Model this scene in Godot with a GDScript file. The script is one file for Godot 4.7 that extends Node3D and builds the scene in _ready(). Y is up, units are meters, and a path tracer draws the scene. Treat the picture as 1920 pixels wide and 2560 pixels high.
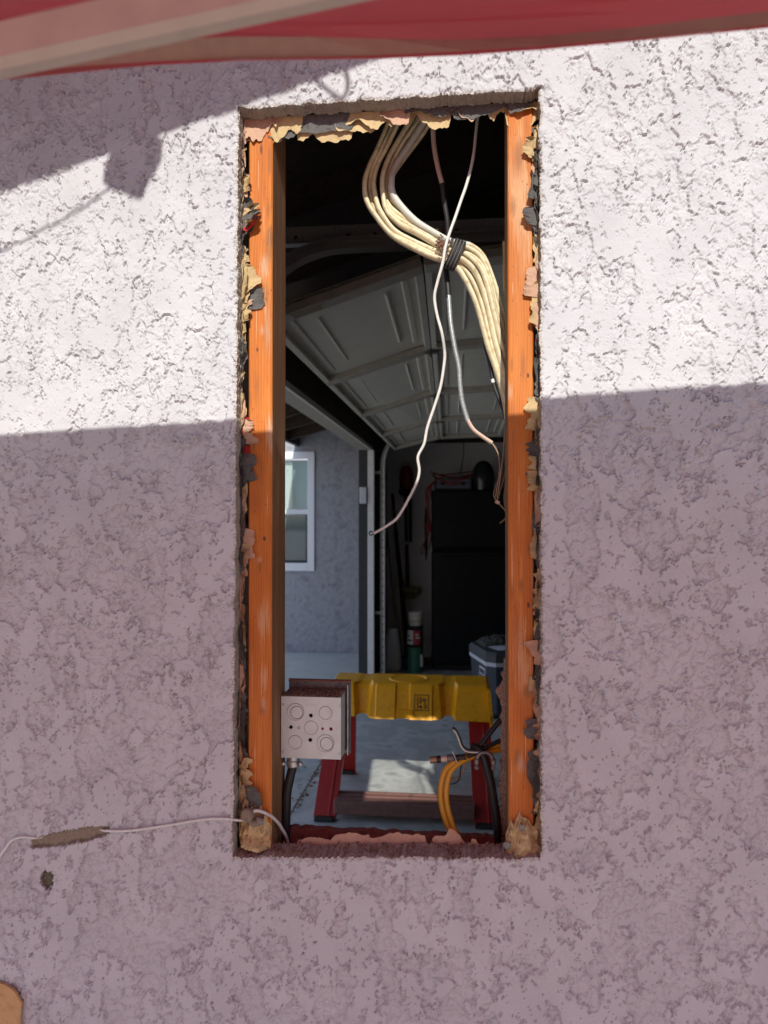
extends Node3D

# ---------------------------------------------------------------- mesh helper
class G:
	var v := PackedVector3Array()
	var n := PackedVector3Array()
	var t := PackedVector2Array()
	var k := 1.0
	func tri(a: Vector3, b: Vector3, c: Vector3) -> void:      # counter-clockwise from outside
		var m := (b - a).cross(c - a)
		if m.length_squared() < 1e-18:
			return
		m = m.normalized()
		v.append_array([a, c, b])
		n.append_array([m, m, m])
		for p in [a, c, b]:
			t.append(Vector2(p.x + p.z, p.y) * k)
	func trin(a: Vector3, b: Vector3, c: Vector3, na: Vector3, nb: Vector3, nc: Vector3) -> void:
		if (b - a).cross(c - a).length_squared() < 1e-20:
			return
		v.append_array([a, c, b])
		n.append_array([na, nc, nb])
		for p in [a, c, b]:
			t.append(Vector2(p.x + p.z, p.y) * k)
	func quad(a: Vector3, b: Vector3, c: Vector3, d: Vector3) -> void:
		tri(a, b, c)
		tri(a, c, d)
	func box(c: Vector3, s: Vector3, ch := 0.002, bs := Basis()) -> void:
		var h := s * 0.5
		var e := minf(ch, minf(h.x, minf(h.y, h.z)) * 0.6)
		var w := func(x: float, y: float, z: float) -> Vector3: return c + bs * Vector3(x, y, z)
		for ax in 3:
			for sg in [-1.0, 1.0]:
				var u := (ax + 1) % 3
				var q := (ax + 2) % 3
				var pts := []
				for st in [[-1, -1], [1, -1], [1, 1], [-1, 1]]:
					var p := Vector3()
					p[ax] = sg * h[ax]
					p[u] = st[0] * (h[u] - e)
					p[q] = st[1] * (h[q] - e)
					pts.append(c + bs * p)
				if sg > 0:
					quad(pts[0], pts[1], pts[2], pts[3])
				else:
					quad(pts[3], pts[2], pts[1], pts[0])
		if e <= 0.0:
			return
		for ax in 3:
			var u := (ax + 1) % 3
			var q := (ax + 2) % 3
			for su in [-1.0, 1.0]:
				for sq in [-1.0, 1.0]:
					var a := Vector3(); var b := Vector3(); var d := Vector3(); var f := Vector3()
					a[ax] = -(h[ax] - e); b[ax] = h[ax] - e; d[ax] = h[ax] - e; f[ax] = -(h[ax] - e)
					a[u] = su * h[u]; b[u] = su * h[u]; d[u] = su * (h[u] - e); f[u] = su * (h[u] - e)
					a[q] = sq * (h[q] - e); b[q] = sq * (h[q] - e); d[q] = sq * h[q]; f[q] = sq * h[q]
					if su * sq > 0:
						quad(c + bs * a, c + bs * f, c + bs * d, c + bs * b)
						var m := (d - b).cross(a - b)
						if m[u] * su < 0: pass
					else:
						quad(c + bs * a, c + bs * b, c + bs * d, c + bs * f)
		for sx in [-1.0, 1.0]:
			for sy in [-1.0, 1.0]:
				for sz in [-1.0, 1.0]:
					var a := Vector3(sx * h.x, sy * (h.y - e), sz * (h.z - e))
					var b := Vector3(sx * (h.x - e), sy * h.y, sz * (h.z - e))
					var d := Vector3(sx * (h.x - e), sy * (h.y - e), sz * h.z)
					if sx * sy * sz > 0:
						tri(c + bs * a, c + bs * b, c + bs * d)
					else:
						tri(c + bs * a, c + bs * d, c + bs * b)
	func fix() -> void:                                         # make winding agree with normals
		for i in range(0, v.size(), 3):
			var g := (v[i + 2] - v[i]).cross(v[i + 1] - v[i])
			if g.dot(n[i] + n[i + 1] + n[i + 2]) < 0:
				var p := v[i + 1]; v[i + 1] = v[i + 2]; v[i + 2] = p
				var m := n[i + 1]; n[i + 1] = n[i + 2]; n[i + 2] = m
				var uu := t[i + 1]; t[i + 1] = t[i + 2]; t[i + 2] = uu
	# bar with a rectangular section between two points; up gives the section's height direction
	func bar(a: Vector3, b: Vector3, w: float, hgt: float, up := Vector3.UP, ch := 0.002) -> void:
		var d := (b - a).normalized()
		var x := d.cross(up).normalized()
		var y := x.cross(d).normalized()
		box((a + b) * 0.5, Vector3(w, hgt, a.distance_to(b)), ch, Basis(x, y, -d))
	func tube(pts: Array, rad: Variant, sides := 10, flat := 1.0, caps := true) -> void:
		var cnt := pts.size()
		var prev := Vector3(0.31, 0.13, 0.94).normalized()
		var rings := []
		var nrm := []
		for i in cnt:
			var d: Vector3 = (pts[mini(i + 1, cnt - 1)] - pts[maxi(i - 1, 0)]).normalized()
			var x := (prev - d * prev.dot(d)).normalized()
			var y := d.cross(x)
			prev = x
			var r: float = rad if rad is float else rad[i]
			var ring := PackedVector3Array()
			var rn := PackedVector3Array()
			for s in sides + 1:
				var a := TAU * s / sides
				var o := x * cos(a) + y * sin(a) * flat
				ring.append(pts[i] + o * r)
				rn.append((x * cos(a) + y * sin(a) / flat).normalized())
			rings.append(ring)
			nrm.append(rn)
		for i in cnt - 1:
			for s in sides:
				trin(rings[i][s], rings[i][s + 1], rings[i + 1][s + 1], nrm[i][s], nrm[i][s + 1], nrm[i + 1][s + 1])
				trin(rings[i][s], rings[i + 1][s + 1], rings[i + 1][s], nrm[i][s], nrm[i + 1][s + 1], nrm[i + 1][s])
		if caps:
			for s in sides:
				tri(pts[0], rings[0][s + 1], rings[0][s])
				tri(pts[cnt - 1], rings[cnt - 1][s], rings[cnt - 1][s + 1])
	func lathe(c: Vector3, prof: Array, sides := 24, bs := Basis(), squash := Vector2.ONE) -> void:   # profile of (radius, height) upwards, outside
		for i in prof.size() - 1:
			var p: Vector2 = prof[i]
			var q: Vector2 = prof[i + 1]
			var m := Vector2(q.y - p.y, p.x - q.x).normalized()
			for s in sides:
				var a := TAU * s / sides
				var b := TAU * (s + 1) / sides
				var pa := c + bs * Vector3(p.x * cos(a) * squash.x, p.y, p.x * sin(a) * squash.y)
				var pb := c + bs * Vector3(p.x * cos(b) * squash.x, p.y, p.x * sin(b) * squash.y)
				var qa := c + bs * Vector3(q.x * cos(a) * squash.x, q.y, q.x * sin(a) * squash.y)
				var qb := c + bs * Vector3(q.x * cos(b) * squash.x, q.y, q.x * sin(b) * squash.y)
				var na := bs * Vector3(m.x * cos(a), m.y, m.x * sin(a))
				var nb := bs * Vector3(m.x * cos(b), m.y, m.x * sin(b))
				trin(pa, qa, qb, na, na, nb)
				trin(pa, qb, pb, na, nb, nb)
	func prism(poly: PackedVector2Array, z0: float, z1: float) -> void:       # polygon in xy, counter-clockwise
		var ids := Geometry2D.triangulate_polygon(poly)
		var up := Vector3(0, 0, 1)
		for i in range(0, ids.size(), 3):
			var a := poly[ids[i]]; var b := poly[ids[i + 1]]; var c := poly[ids[i + 2]]
			if (b - a).cross(c - a) < 0:
				var q := b; b = c; c = q
			tri(Vector3(a.x, a.y, z1), Vector3(b.x, b.y, z1), Vector3(c.x, c.y, z1))
			tri(Vector3(a.x, a.y, z0), Vector3(c.x, c.y, z0), Vector3(b.x, b.y, z0))
		for i in poly.size():
			var a := poly[i]; var b := poly[(i + 1) % poly.size()]
			quad(Vector3(a.x, a.y, z0), Vector3(b.x, b.y, z0), Vector3(b.x, b.y, z1), Vector3(a.x, a.y, z1))
	func mesh() -> ArrayMesh:
		fix()
		var arr := []
		arr.resize(Mesh.ARRAY_MAX)
		arr[Mesh.ARRAY_VERTEX] = v
		arr[Mesh.ARRAY_NORMAL] = n
		arr[Mesh.ARRAY_TEX_UV] = t
		var m := ArrayMesh.new()
		m.add_surface_from_arrays(Mesh.PRIMITIVE_TRIANGLES, arr)
		return m

func V(x: float, y: float, z: float) -> Vector3:
	return Vector3(x, y, z)

var taken := {}
func numbered(called: String) -> String:
	var c: int = taken.get(called, 0)
	taken[called] = c + 1
	return called if c == 0 else "%s_%03d" % [called, c]

func tag(o: Node, label: String, category: String, group := "") -> Node:
	o.set_meta("label", label)
	o.set_meta("category", category)
	if group != "":
		o.set_meta("group", group)
	return o

func thing(called: String, label: String, category: String, at := Vector3.ZERO, group := "") -> Node3D:
	var o := Node3D.new()
	o.name = numbered(called)
	add_child(o)
	o.position = at
	tag(o, label, category, group)
	return o

# commits g under parent; vertices were given in world space, so a parent's position is taken off
func part(called: String, g: G, m: Material, parent: Node3D, at := Vector3.ZERO) -> MeshInstance3D:
	var o := MeshInstance3D.new()
	o.name = called
	var off := at
	if off != Vector3.ZERO:
		for i in g.v.size():
			g.v[i] -= off
	o.mesh = g.mesh()
	o.material_override = m
	parent.add_child(o, true)
	return o

func single(called: String, g: G, m: Material, label: String, category: String, group := "") -> MeshInstance3D:
	var o := part(numbered(called), g, m, self)
	tag(o, label, category, group)
	return o

func struct(called: String, g: G, m: Material) -> MeshInstance3D:
	var o := part(called, g, m, self)
	o.set_meta("kind", "structure")
	return o

func smooth(pts: Array, per := 6) -> Array:
	var out := []
	for i in pts.size() - 1:
		var a: Vector3 = pts[maxi(i - 1, 0)]
		var b: Vector3 = pts[i]
		var c: Vector3 = pts[i + 1]
		var d: Vector3 = pts[mini(i + 2, pts.size() - 1)]
		for s in per:
			out.append(b.cubic_interpolate(c, a, d, float(s) / per))
	out.append(pts[-1])
	return out

# ---------------------------------------------------------------- materials
func mat(called: String, lin: Color, rough := 0.8, metal := 0.0) -> StandardMaterial3D:
	var m := StandardMaterial3D.new()
	m.resource_name = called
	m.albedo_color = lin.linear_to_srgb()
	m.roughness = rough
	m.metallic = metal
	return m

func ramp(cols: Array) -> Gradient:
	var g := Gradient.new()
	var off := PackedFloat32Array()
	var cc := PackedColorArray()
	for i in cols.size():
		off.append(float(i) / (cols.size() - 1))
		cc.append((cols[i] as Color).linear_to_srgb())
	g.offsets = off
	g.colors = cc
	return g

func ntex(freq: float, cols: Array, sd := 1, oct := 5, size := 512) -> NoiseTexture2D:
	var f := FastNoiseLite.new()
	f.seed = sd
	f.frequency = freq
	f.fractal_octaves = oct
	var t := NoiseTexture2D.new()
	t.noise = f
	t.width = size
	t.height = size
	t.seamless = true
	t.generate_mipmaps = false
	if cols.size():
		t.color_ramp = ramp(cols)
	return t

# colour mottled by noise in world space, with fine bump
func mottled(called: String, cols: Array, rough: float, per_m: float, bump := 0.0, sd := 1, metal := 0.0) -> StandardMaterial3D:
	var m := mat(called, Color(1, 1, 1), rough, metal)
	m.albedo_texture = ntex(0.012, cols, sd)
	m.uv1_triplanar = true
	m.uv1_world_triplanar = true
	m.uv1_scale = Vector3.ONE * per_m
	if bump > 0.0:
		m.heightmap_enabled = true
		m.heightmap_scale = bump
		m.heightmap_texture = ntex(0.03, [], sd + 7)
	return m

var M := {}

func wood_image(sd: int, base: Color, dark: Color, pale: Color, marks: Array) -> ImageTexture:
	# u across 64 mm (128 px), v along 1.28 m (1024 px)
	var w := 128
	var h := 1024
	var im := Image.create(w, h, false, Image.FORMAT_RGB8)
	var a := FastNoiseLite.new(); a.seed = sd; a.frequency = 1.0; a.fractal_octaves = 3
	var b := FastNoiseLite.new(); b.seed = sd + 5; b.frequency = 1.0; b.fractal_octaves = 4
	var rng := RandomNumberGenerator.new()
	rng.seed = sd
	marks = marks.duplicate()
	if marks.size():
		for q in 85:
			var pick := rng.randf()
			if pick < .4:                                     # small dents and pin knots
				marks.append([rng.randf_range(1, 37), rng.randf_range(.02, 1.2), rng.randf_range(.5, 1.1), rng.randf_range(.0006, .0016), .8, dark.darkened(.6)])
			elif pick < .75:                                  # long scratches
				marks.append([rng.randf_range(1, 37), rng.randf_range(.02, 1.2), rng.randf_range(.4, .9), rng.randf_range(.01, .05), .55, pale.lightened(.25) if rng.randf() < .5 else dark])
			else:                                             # plaster and dirt smears
				marks.append([rng.randf_range(1, 37), rng.randf_range(.02, 1.2), rng.randf_range(2, 7), rng.randf_range(.006, .03), .5, Color(.50, .40, .31) if rng.randf() < .4 else Color(.17, .07, .025)])
	for j in h:
		var y := j / 800.0
		var near := marks.filter(func(k): return absf(y - k[1]) < k[3] * 1.7)
		for i in w:
			var x := i / 2000.0
			var wv := a.get_noise_2d(x * 6.0, y * 1.6) * 0.010
			var g := sin((x + wv) * TAU * 230.0 + a.get_noise_2d(x * 40.0, y * 2.0) * 3.0) * 0.5 + 0.5
			var f := b.get_noise_2d((x + wv) * 900.0, y * 9.0)
			var st := b.get_noise_2d(x * 30.0 + 50.0, y * 4.0)
			var c := base.lerp(dark, clampf(g * 0.42 + f * 0.35 + st * 0.35, 0.0, 1.0))
			c = c.lerp(pale, clampf(-f * 0.5 - st * 0.55, 0.0, 0.7))
			for k in near:                                    # [u mm, v m, ru mm, rv m, strength, colour]
				var du: float = (x * 1000.0 - k[0]) / k[2]
				var dv: float = (y - k[1]) / k[3]
				if absf(du) < 1.6 and absf(dv) < 1.6:
					var dd: float = (maxf(absf(du), absf(dv)) if k.size() > 6 else sqrt(du * du + dv * dv)) + f * (0.35 if k[2] < 2.6 else 1.3) + (0.0 if k[2] < 2.6 else st * 0.8)
					if dd < 1.0:
						c = c.lerp(k[5], k[4] * minf(1.0, (1.0 - dd) * (4.0 if k[2] < 2.6 else 1.4)))
			im.set_pixel(i, j, c.linear_to_srgb())
	return ImageTexture.create_from_image(im)

func wood(called: String, tex: Texture2D, rough := 0.72) -> StandardMaterial3D:
	var m := mat(called, Color(1, 1, 1), rough)
	m.albedo_texture = tex
	m.uv1_scale = Vector3(1.0 / 0.064, 1.0 / 1.28, 1)
	m.heightmap_enabled = true
	m.heightmap_scale = 0.06
	m.heightmap_texture = tex
	return m

func make_materials() -> void:
	M.stucco = mat("stucco paint", Color(1, 1, 1), 0.88)
	M.stucco.vertex_color_use_as_albedo = true
	M.stucco.heightmap_enabled = true
	M.stucco.heightmap_texture = ntex(0.09, [], 31, 3)
	M.stucco.heightmap_scale = 0.04
	M.stucco.uv1_triplanar = true
	M.stucco.uv1_world_triplanar = true
	M.stucco.uv1_scale = Vector3.ONE * 5.0
	M.stucco_far = mottled("stucco paint coarse", [Color(.46, .448, .474), Color(.495, .483, .509)], 0.9, 1.3, 0.35, 12)
	M.cement = mottled("cut cement", [Color(.17, .15, .125), Color(.30, .265, .22), Color(.24, .21, .18)], 0.95, 9.0, 0.12, 4)
	M.ledge = mottled("dusty cement ledge", [Color(.26, .18, .15), Color(.42, .34, .30), Color(.34, .26, .22)], 0.95, 8.0, 0.08, 5)
	var orange := Color(.53, .150, .016)
	var dark := Color(.34, .080, .009)
	var pale := Color(.62, .245, .050)
	var knot := Color(.10, .04, .015)
	var scuff := Color(.60, .40, .24)
	var grey := Color(.36, .28, .21)
	M.stud_l = wood("fir stud", wood_image(3, orange, dark, pale, [[20., .18, 2., .010, .9, knot], [28., .42, 2., .003, 1., knot], [14., .50, 2.2, .004, 1., knot], [26., .80, 2.5, .004, 1., knot], [30., .47, 6., .05, .5, grey], [18., .10, 9., .03, .4, scuff], [24., .93, 10., .03, .5, scuff], [12., .74, 12., .02, .5, dark], [26., 1.02, 7., .02, .6, scuff]]))
	M.stud_r = wood("fir stud scuffed", wood_image(17, Color(.52, .150, .019), dark, pale, [[20., .30, 19., .10, .55, scuff, 1], [13., .40, 12., .08, .5, Color(.44, .13, .02), 1], [30., .55, 2.2, .004, 1., knot], [28., .70, 2.0, .004, 1., knot], [30., .90, 2.2, .005, 1., knot], [18., .98, 16., .06, .5, scuff], [10., .93, 7., .035, .6, dark], [22., 1.06, 12., .03, .4, dark], [12., .22, 9., .03, .4, dark]]))
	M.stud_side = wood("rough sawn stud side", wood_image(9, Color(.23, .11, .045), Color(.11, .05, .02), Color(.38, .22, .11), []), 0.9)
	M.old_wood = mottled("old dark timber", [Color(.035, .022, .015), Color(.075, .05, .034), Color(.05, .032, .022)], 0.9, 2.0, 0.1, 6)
	M.red_wood = mottled("stained blocking", [Color(.16, .05, .035), Color(.28, .11, .08), Color(.20, .07, .05)], 0.9, 5.0, 0.1, 8)
	M.kraft = mottled("kraft building paper", [Color(.38, .25, .12), Color(.52, .38, .20), Color(.46, .32, .16)], 0.85, 11.0, 0.05, 21)
	M.kraft_pink = mottled("faded building paper", [Color(.40, .22, .15), Color(.52, .32, .22), Color(.44, .26, .18)], 0.85, 11.0, 0.05, 22)
	M.felt = mottled("black asphalt felt", [Color(.05, .045, .045), Color(.12, .11, .105), Color(.08, .075, .075)], 0.9, 12.0, 0.05, 23)
	M.red_paper = mat("red tape", Color(.45, .02, .025), 0.6)
	M.drywall = mottled("bare drywall", [Color(.68, .66, .62), Color(.76, .74, .70)], 0.95, 0.8, 0.03, 24)
	M.drywall_edge = mottled("broken drywall edge", [Color(.22, .12, .085), Color(.36, .24, .18), Color(.28, .17, .13)], 0.95, 14.0, 0.3, 25)
	M.cream = mottled("cream cable sheath", [Color(.36, .26, .13), Color(.62, .52, .33), Color(.70, .62, .43), Color(.50, .39, .22)], 0.5, 9.0, 0.0, 26)
	M.pale_cable = mottled("pale grey cable sheath", [Color(.50, .49, .43), Color(.60, .59, .54)], 0.5, 12.0, 0.0, 27)
	M.white_cable = mottled("white cable sheath", [Color(.55, .52, .49), Color(.70, .68, .65)], 0.45, 12.0, 0.0, 28)
	M.pink_cable = mat("dusty sheath", Color(.55, .40, .33), 0.6)
	M.black = mat("black rubber", Color(.018, .016, .016), 0.55)
	M.soot = mat("matt black", Color(.010, .009, .009), 0.9)
	M.silver_cable = mottled("worn silver sheath", [Color(.25, .27, .28), Color(.50, .52, .53)], 0.4, 30.0, 0.0, 29, 0.5)
	M.yellow_cable = mat("yellow cable sheath", Color(.55, .26, .015), 0.42)
	M.copper = mat("tarnished wire", Color(.30, .19, .12), 0.45, 0.5)
	M.galv = mottled("galvanised steel", [Color(.30, .32, .33), Color(.55, .57, .58), Color(.40, .42, .43)], 0.42, 9.0, 0.0, 30, 0.75)
	M.galv_dark = mottled("dirty galvanised steel", [Color(.10, .085, .08), Color(.22, .20, .19), Color(.14, .12, .115)], 0.5, 8.0, 0.0, 32, 0.55)
	M.galv_near = mottled("weathered track steel", [Color(.28, .25, .23), Color(.52, .49, .46), Color(.36, .33, .31)], 0.5, 12.0, 0.0, 59, 0.3)
	M.box_metal = mottled("zinc plated box steel", [Color(.50, .525, .50), Color(.58, .605, .58)], 0.5, 6.0, 0.0, 33, 0.15)
	M.hole = mat("dark hole", Color(.006, .006, .006), 1.0)
	M.dust = mottled("sawdust", [Color(.10, .045, .03), Color(.24, .13, .085), Color(.16, .08, .05)], 1.0, 30.0, 0.0, 34)
	M.putty = mottled("putty lump", [Color(.20, .15, .11), Color(.30, .24, .18)], 0.9, 20.0, 0.2, 35)
	M.door = mottled("painted steel door", [Color(.62, .58, .48), Color(.70, .66, .55)], 0.6, 1.2, 0.0, 36)
	M.stile = mottled("door stile steel", [Color(.42, .38, .31), Color(.54, .49, .41)], 0.55, 3.0, 0.0, 37, 0.2)
	M.trim_white = mottled("white painted trim", [Color(.66, .66, .64), Color(.74, .74, .72)], 0.6, 2.0, 0.0, 38)
	M.trim_dark = mottled("charcoal painted trim", [Color(.028, .029, .032), Color(.042, .043, .047)], 0.7, 3.0, 0.0, 39)
	M.tan_trim = mottled("tan painted soffit", [Color(.26, .23, .19), Color(.33, .30, .25)], 0.8, 2.0, 0.0, 40)
	M.grey_stucco = mottled("grey blue stucco", [Color(.215, .218, .245), Color(.33, .335, .365), Color(.27, .273, .30)], 0.92, 0.9, 0.6, 41)
	M.concrete = mottled("garage slab", [Color(.25, .25, .24), Color(.50, .495, .475), Color(.36, .36, .345), Color(.46, .455, .435)], 0.65, 0.6, 0.03, 42)
	M.drive = mottled("driveway concrete", [Color(.36, .36, .34), Color(.46, .46, .44), Color(.40, .40, .385)], 0.85, 0.4, 0.05, 43)
	M.ground = mottled("dry ground", [Color(.44, .36, .30), Color(.56, .46, .39), Color(.50, .41, .345)], 0.95, 0.2, 0.1, 44)
	M.glass = mat("window glass", Color(.20, .42, .42), 0.03)
	M.glass.transparency = BaseMaterial3D.TRANSPARENCY_ALPHA
	M.glass.albedo_color.a = 0.10
	M.blind = mat("pale teal curtain", Color(.16, .33, .33), 0.8)
	M.slat = mat("white blind slat", Color(.62, .66, .62), 0.6)
	M.screen = mat("insect screen", Color(.045, .06, .06), 0.9)
	M.vinyl = mat("white vinyl", Color(.74, .76, .79), 0.4)
	M.fridge = mottled("black enamel", [Color(.004, .0045, .005), Color(.008, .009, .010)], 0.35, 2.0, 0.0, 45)
	M.fridge.metallic_specular = .25
	M.horse = mottled("yellow plastic", [Color(.68, .265, .004), Color(.93, .42, .005), Color(.95, .44, .006), Color(.84, .36, .004)], 0.42, 3.5, 0.02, 46)
	M.horse_leg = mottled("red painted steel", [Color(.33, .014, .011), Color(.42, .022, .017)], 0.4, 4.0, 0.0, 47)
	M.tray = mottled("brown painted steel", [Color(.15, .070, .058), Color(.22, .110, .092)], 0.5, 4.0, 0.0, 48)
	M.print = mat("black print", Color(.03, .012, .006), 0.6)
	M.cooler = mottled("navy grey plastic", [Color(.030, .037, .055), Color(.045, .052, .072)], 0.5, 3.0, 0.0, 49)
	M.cooler_lid = mottled("charcoal plastic", [Color(.045, .048, .055), Color(.065, .068, .075)], 0.55, 3.0, 0.0, 50)
	M.band = mat("pale grey plastic", Color(.52, .54, .60), 0.45)
	M.cloth = mottled("dark camouflage cloth", [Color(.02, .02, .018), Color(.07, .068, .06), Color(.035, .034, .03)], 0.95, 9.0, 0.3, 51)
	M.paper = mat("white paper", Color(.62, .62, .70), 0.8)
	M.red_cord = mat("red cord", Color(.22, .010, .012), 0.5)
	M.case = mat("blue grey plastic case", Color(.10, .11, .14), 0.5)
	M.pot = mat("dark enamel pot", Color(.03, .034, .034), 0.18, 0.3)
	M.red_plastic = mat("dark red plastic", Color(.20, .010, .012), 0.45)
	M.olive = mat("olive plastic", Color(.16, .16, .06), 0.6)
	M.bucket = mottled("white pail", [Color(.50, .47, .40), Color(.62, .59, .52)], 0.6, 5.0, 0.0, 52)
	M.green = mat("green can", Color(.02, .12, .075), 0.5)
	M.can_red = mat("red printed label", Color(.33, .03, .04), 0.5)
	M.sack = mottled("crumpled white sack", [Color(.58, .56, .55), Color(.74, .72, .71)], 0.9, 5.0, 0.2, 53)
	M.blue = mat("blue plastic", Color(.015, .035, .14), 0.5)
	M.canopy = mat("red canopy fabric", Color(.22, .085, .086), 0.85)
	M.canopy.backlight_enabled = true
	M.canopy.backlight = Color(.85, .13, .15).linear_to_srgb()
	M.hem = mottled("beige webbing", [Color(.27, .185, .14), Color(.34, .24, .185)], 0.9, 9.0, 0.02, 55)
	M.bar = mottled("beige coated steel", [Color(.38, .32, .27), Color(.46, .39, .33)], 0.5, 4.0, 0.0, 56)
	M.shingle = mottled("roof shingle", [Color(.08, .075, .07), Color(.14, .13, .12)], 0.95, 3.0, 0.2, 57)
	M.cardboard = mottled("tan cardboard", [Color(.44, .24, .10), Color(.54, .32, .15), Color(.48, .28, .12)], 0.85, 7.0, 0.05, 58)
	M.sticker = mat("cream sticker", Color(.50, .42, .26), 0.7)
	M.bark = mat("bark", Color(.09, .06, .04), 0.9)
	M.leaf = mat("leaf", Color(.045, .075, .025), 0.7)

# ---------------------------------------------------------------- stucco
var nA := FastNoiseLite.new()
var nB := FastNoiseLite.new()
var nC := FastNoiseLite.new()
var nD := FastNoiseLite.new()
var nE := FastNoiseLite.new()

func hole_left(y: float) -> float:
	if y < .945 or y > 2.135:
		return -.358 if y < .945 else -.351
	return lerpf(-.358, -.351, clampf((y - .96) / 1.16, 0, 1)) + (nC.get_noise_2d(y * 200.0, 3.0) * .0016 + nC.get_noise_2d(y * 30.0, 9.0) * .002) * smoothstep(.945, .965, y) * smoothstep(2.135, 2.118, y)
func hole_right(y: float) -> float:
	if y < .945 or y > 2.135:
		return .1105
	return .1105 + (nC.get_noise_2d(y * 200.0, 73.0) * .0018 + nC.get_noise_2d(y * 26.0, 39.0) * .003) * smoothstep(.945, .985, y) * smoothstep(2.135, 2.118, y)
func hole_top(x: float) -> float:
	return 2.1205 + nC.get_noise_2d(x * 160.0, 173.0) * .002 + nC.get_noise_2d(x * 30.0, 139.0) * .003
func hole_bottom(x: float) -> float:
	return lerpf(.958, .979, clampf((x + .358) / .469, 0, 1)) + nC.get_noise_2d(x * 160.0, 273.0) * .0024 + nC.get_noise_2d(x * 35.0, 239.0) * .003

func gouge(x: float, y: float) -> float:                        # >0 inside the chiselled slot at lower left
	var u := (x + .687) / .127
	if u < -.05 or u > 1.05:
		return -1.0
	var mid := lerpf(.963, .990, u)
	var half := .0075 + .0045 * sin(clampf(u, 0, 1) * PI) + nB.get_noise_2d(x * 300.0, 5.0) * .004
	var e := minf(u, 1.0 - u) * .127
	return minf(half - absf(y - mid), e + .002)

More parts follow.
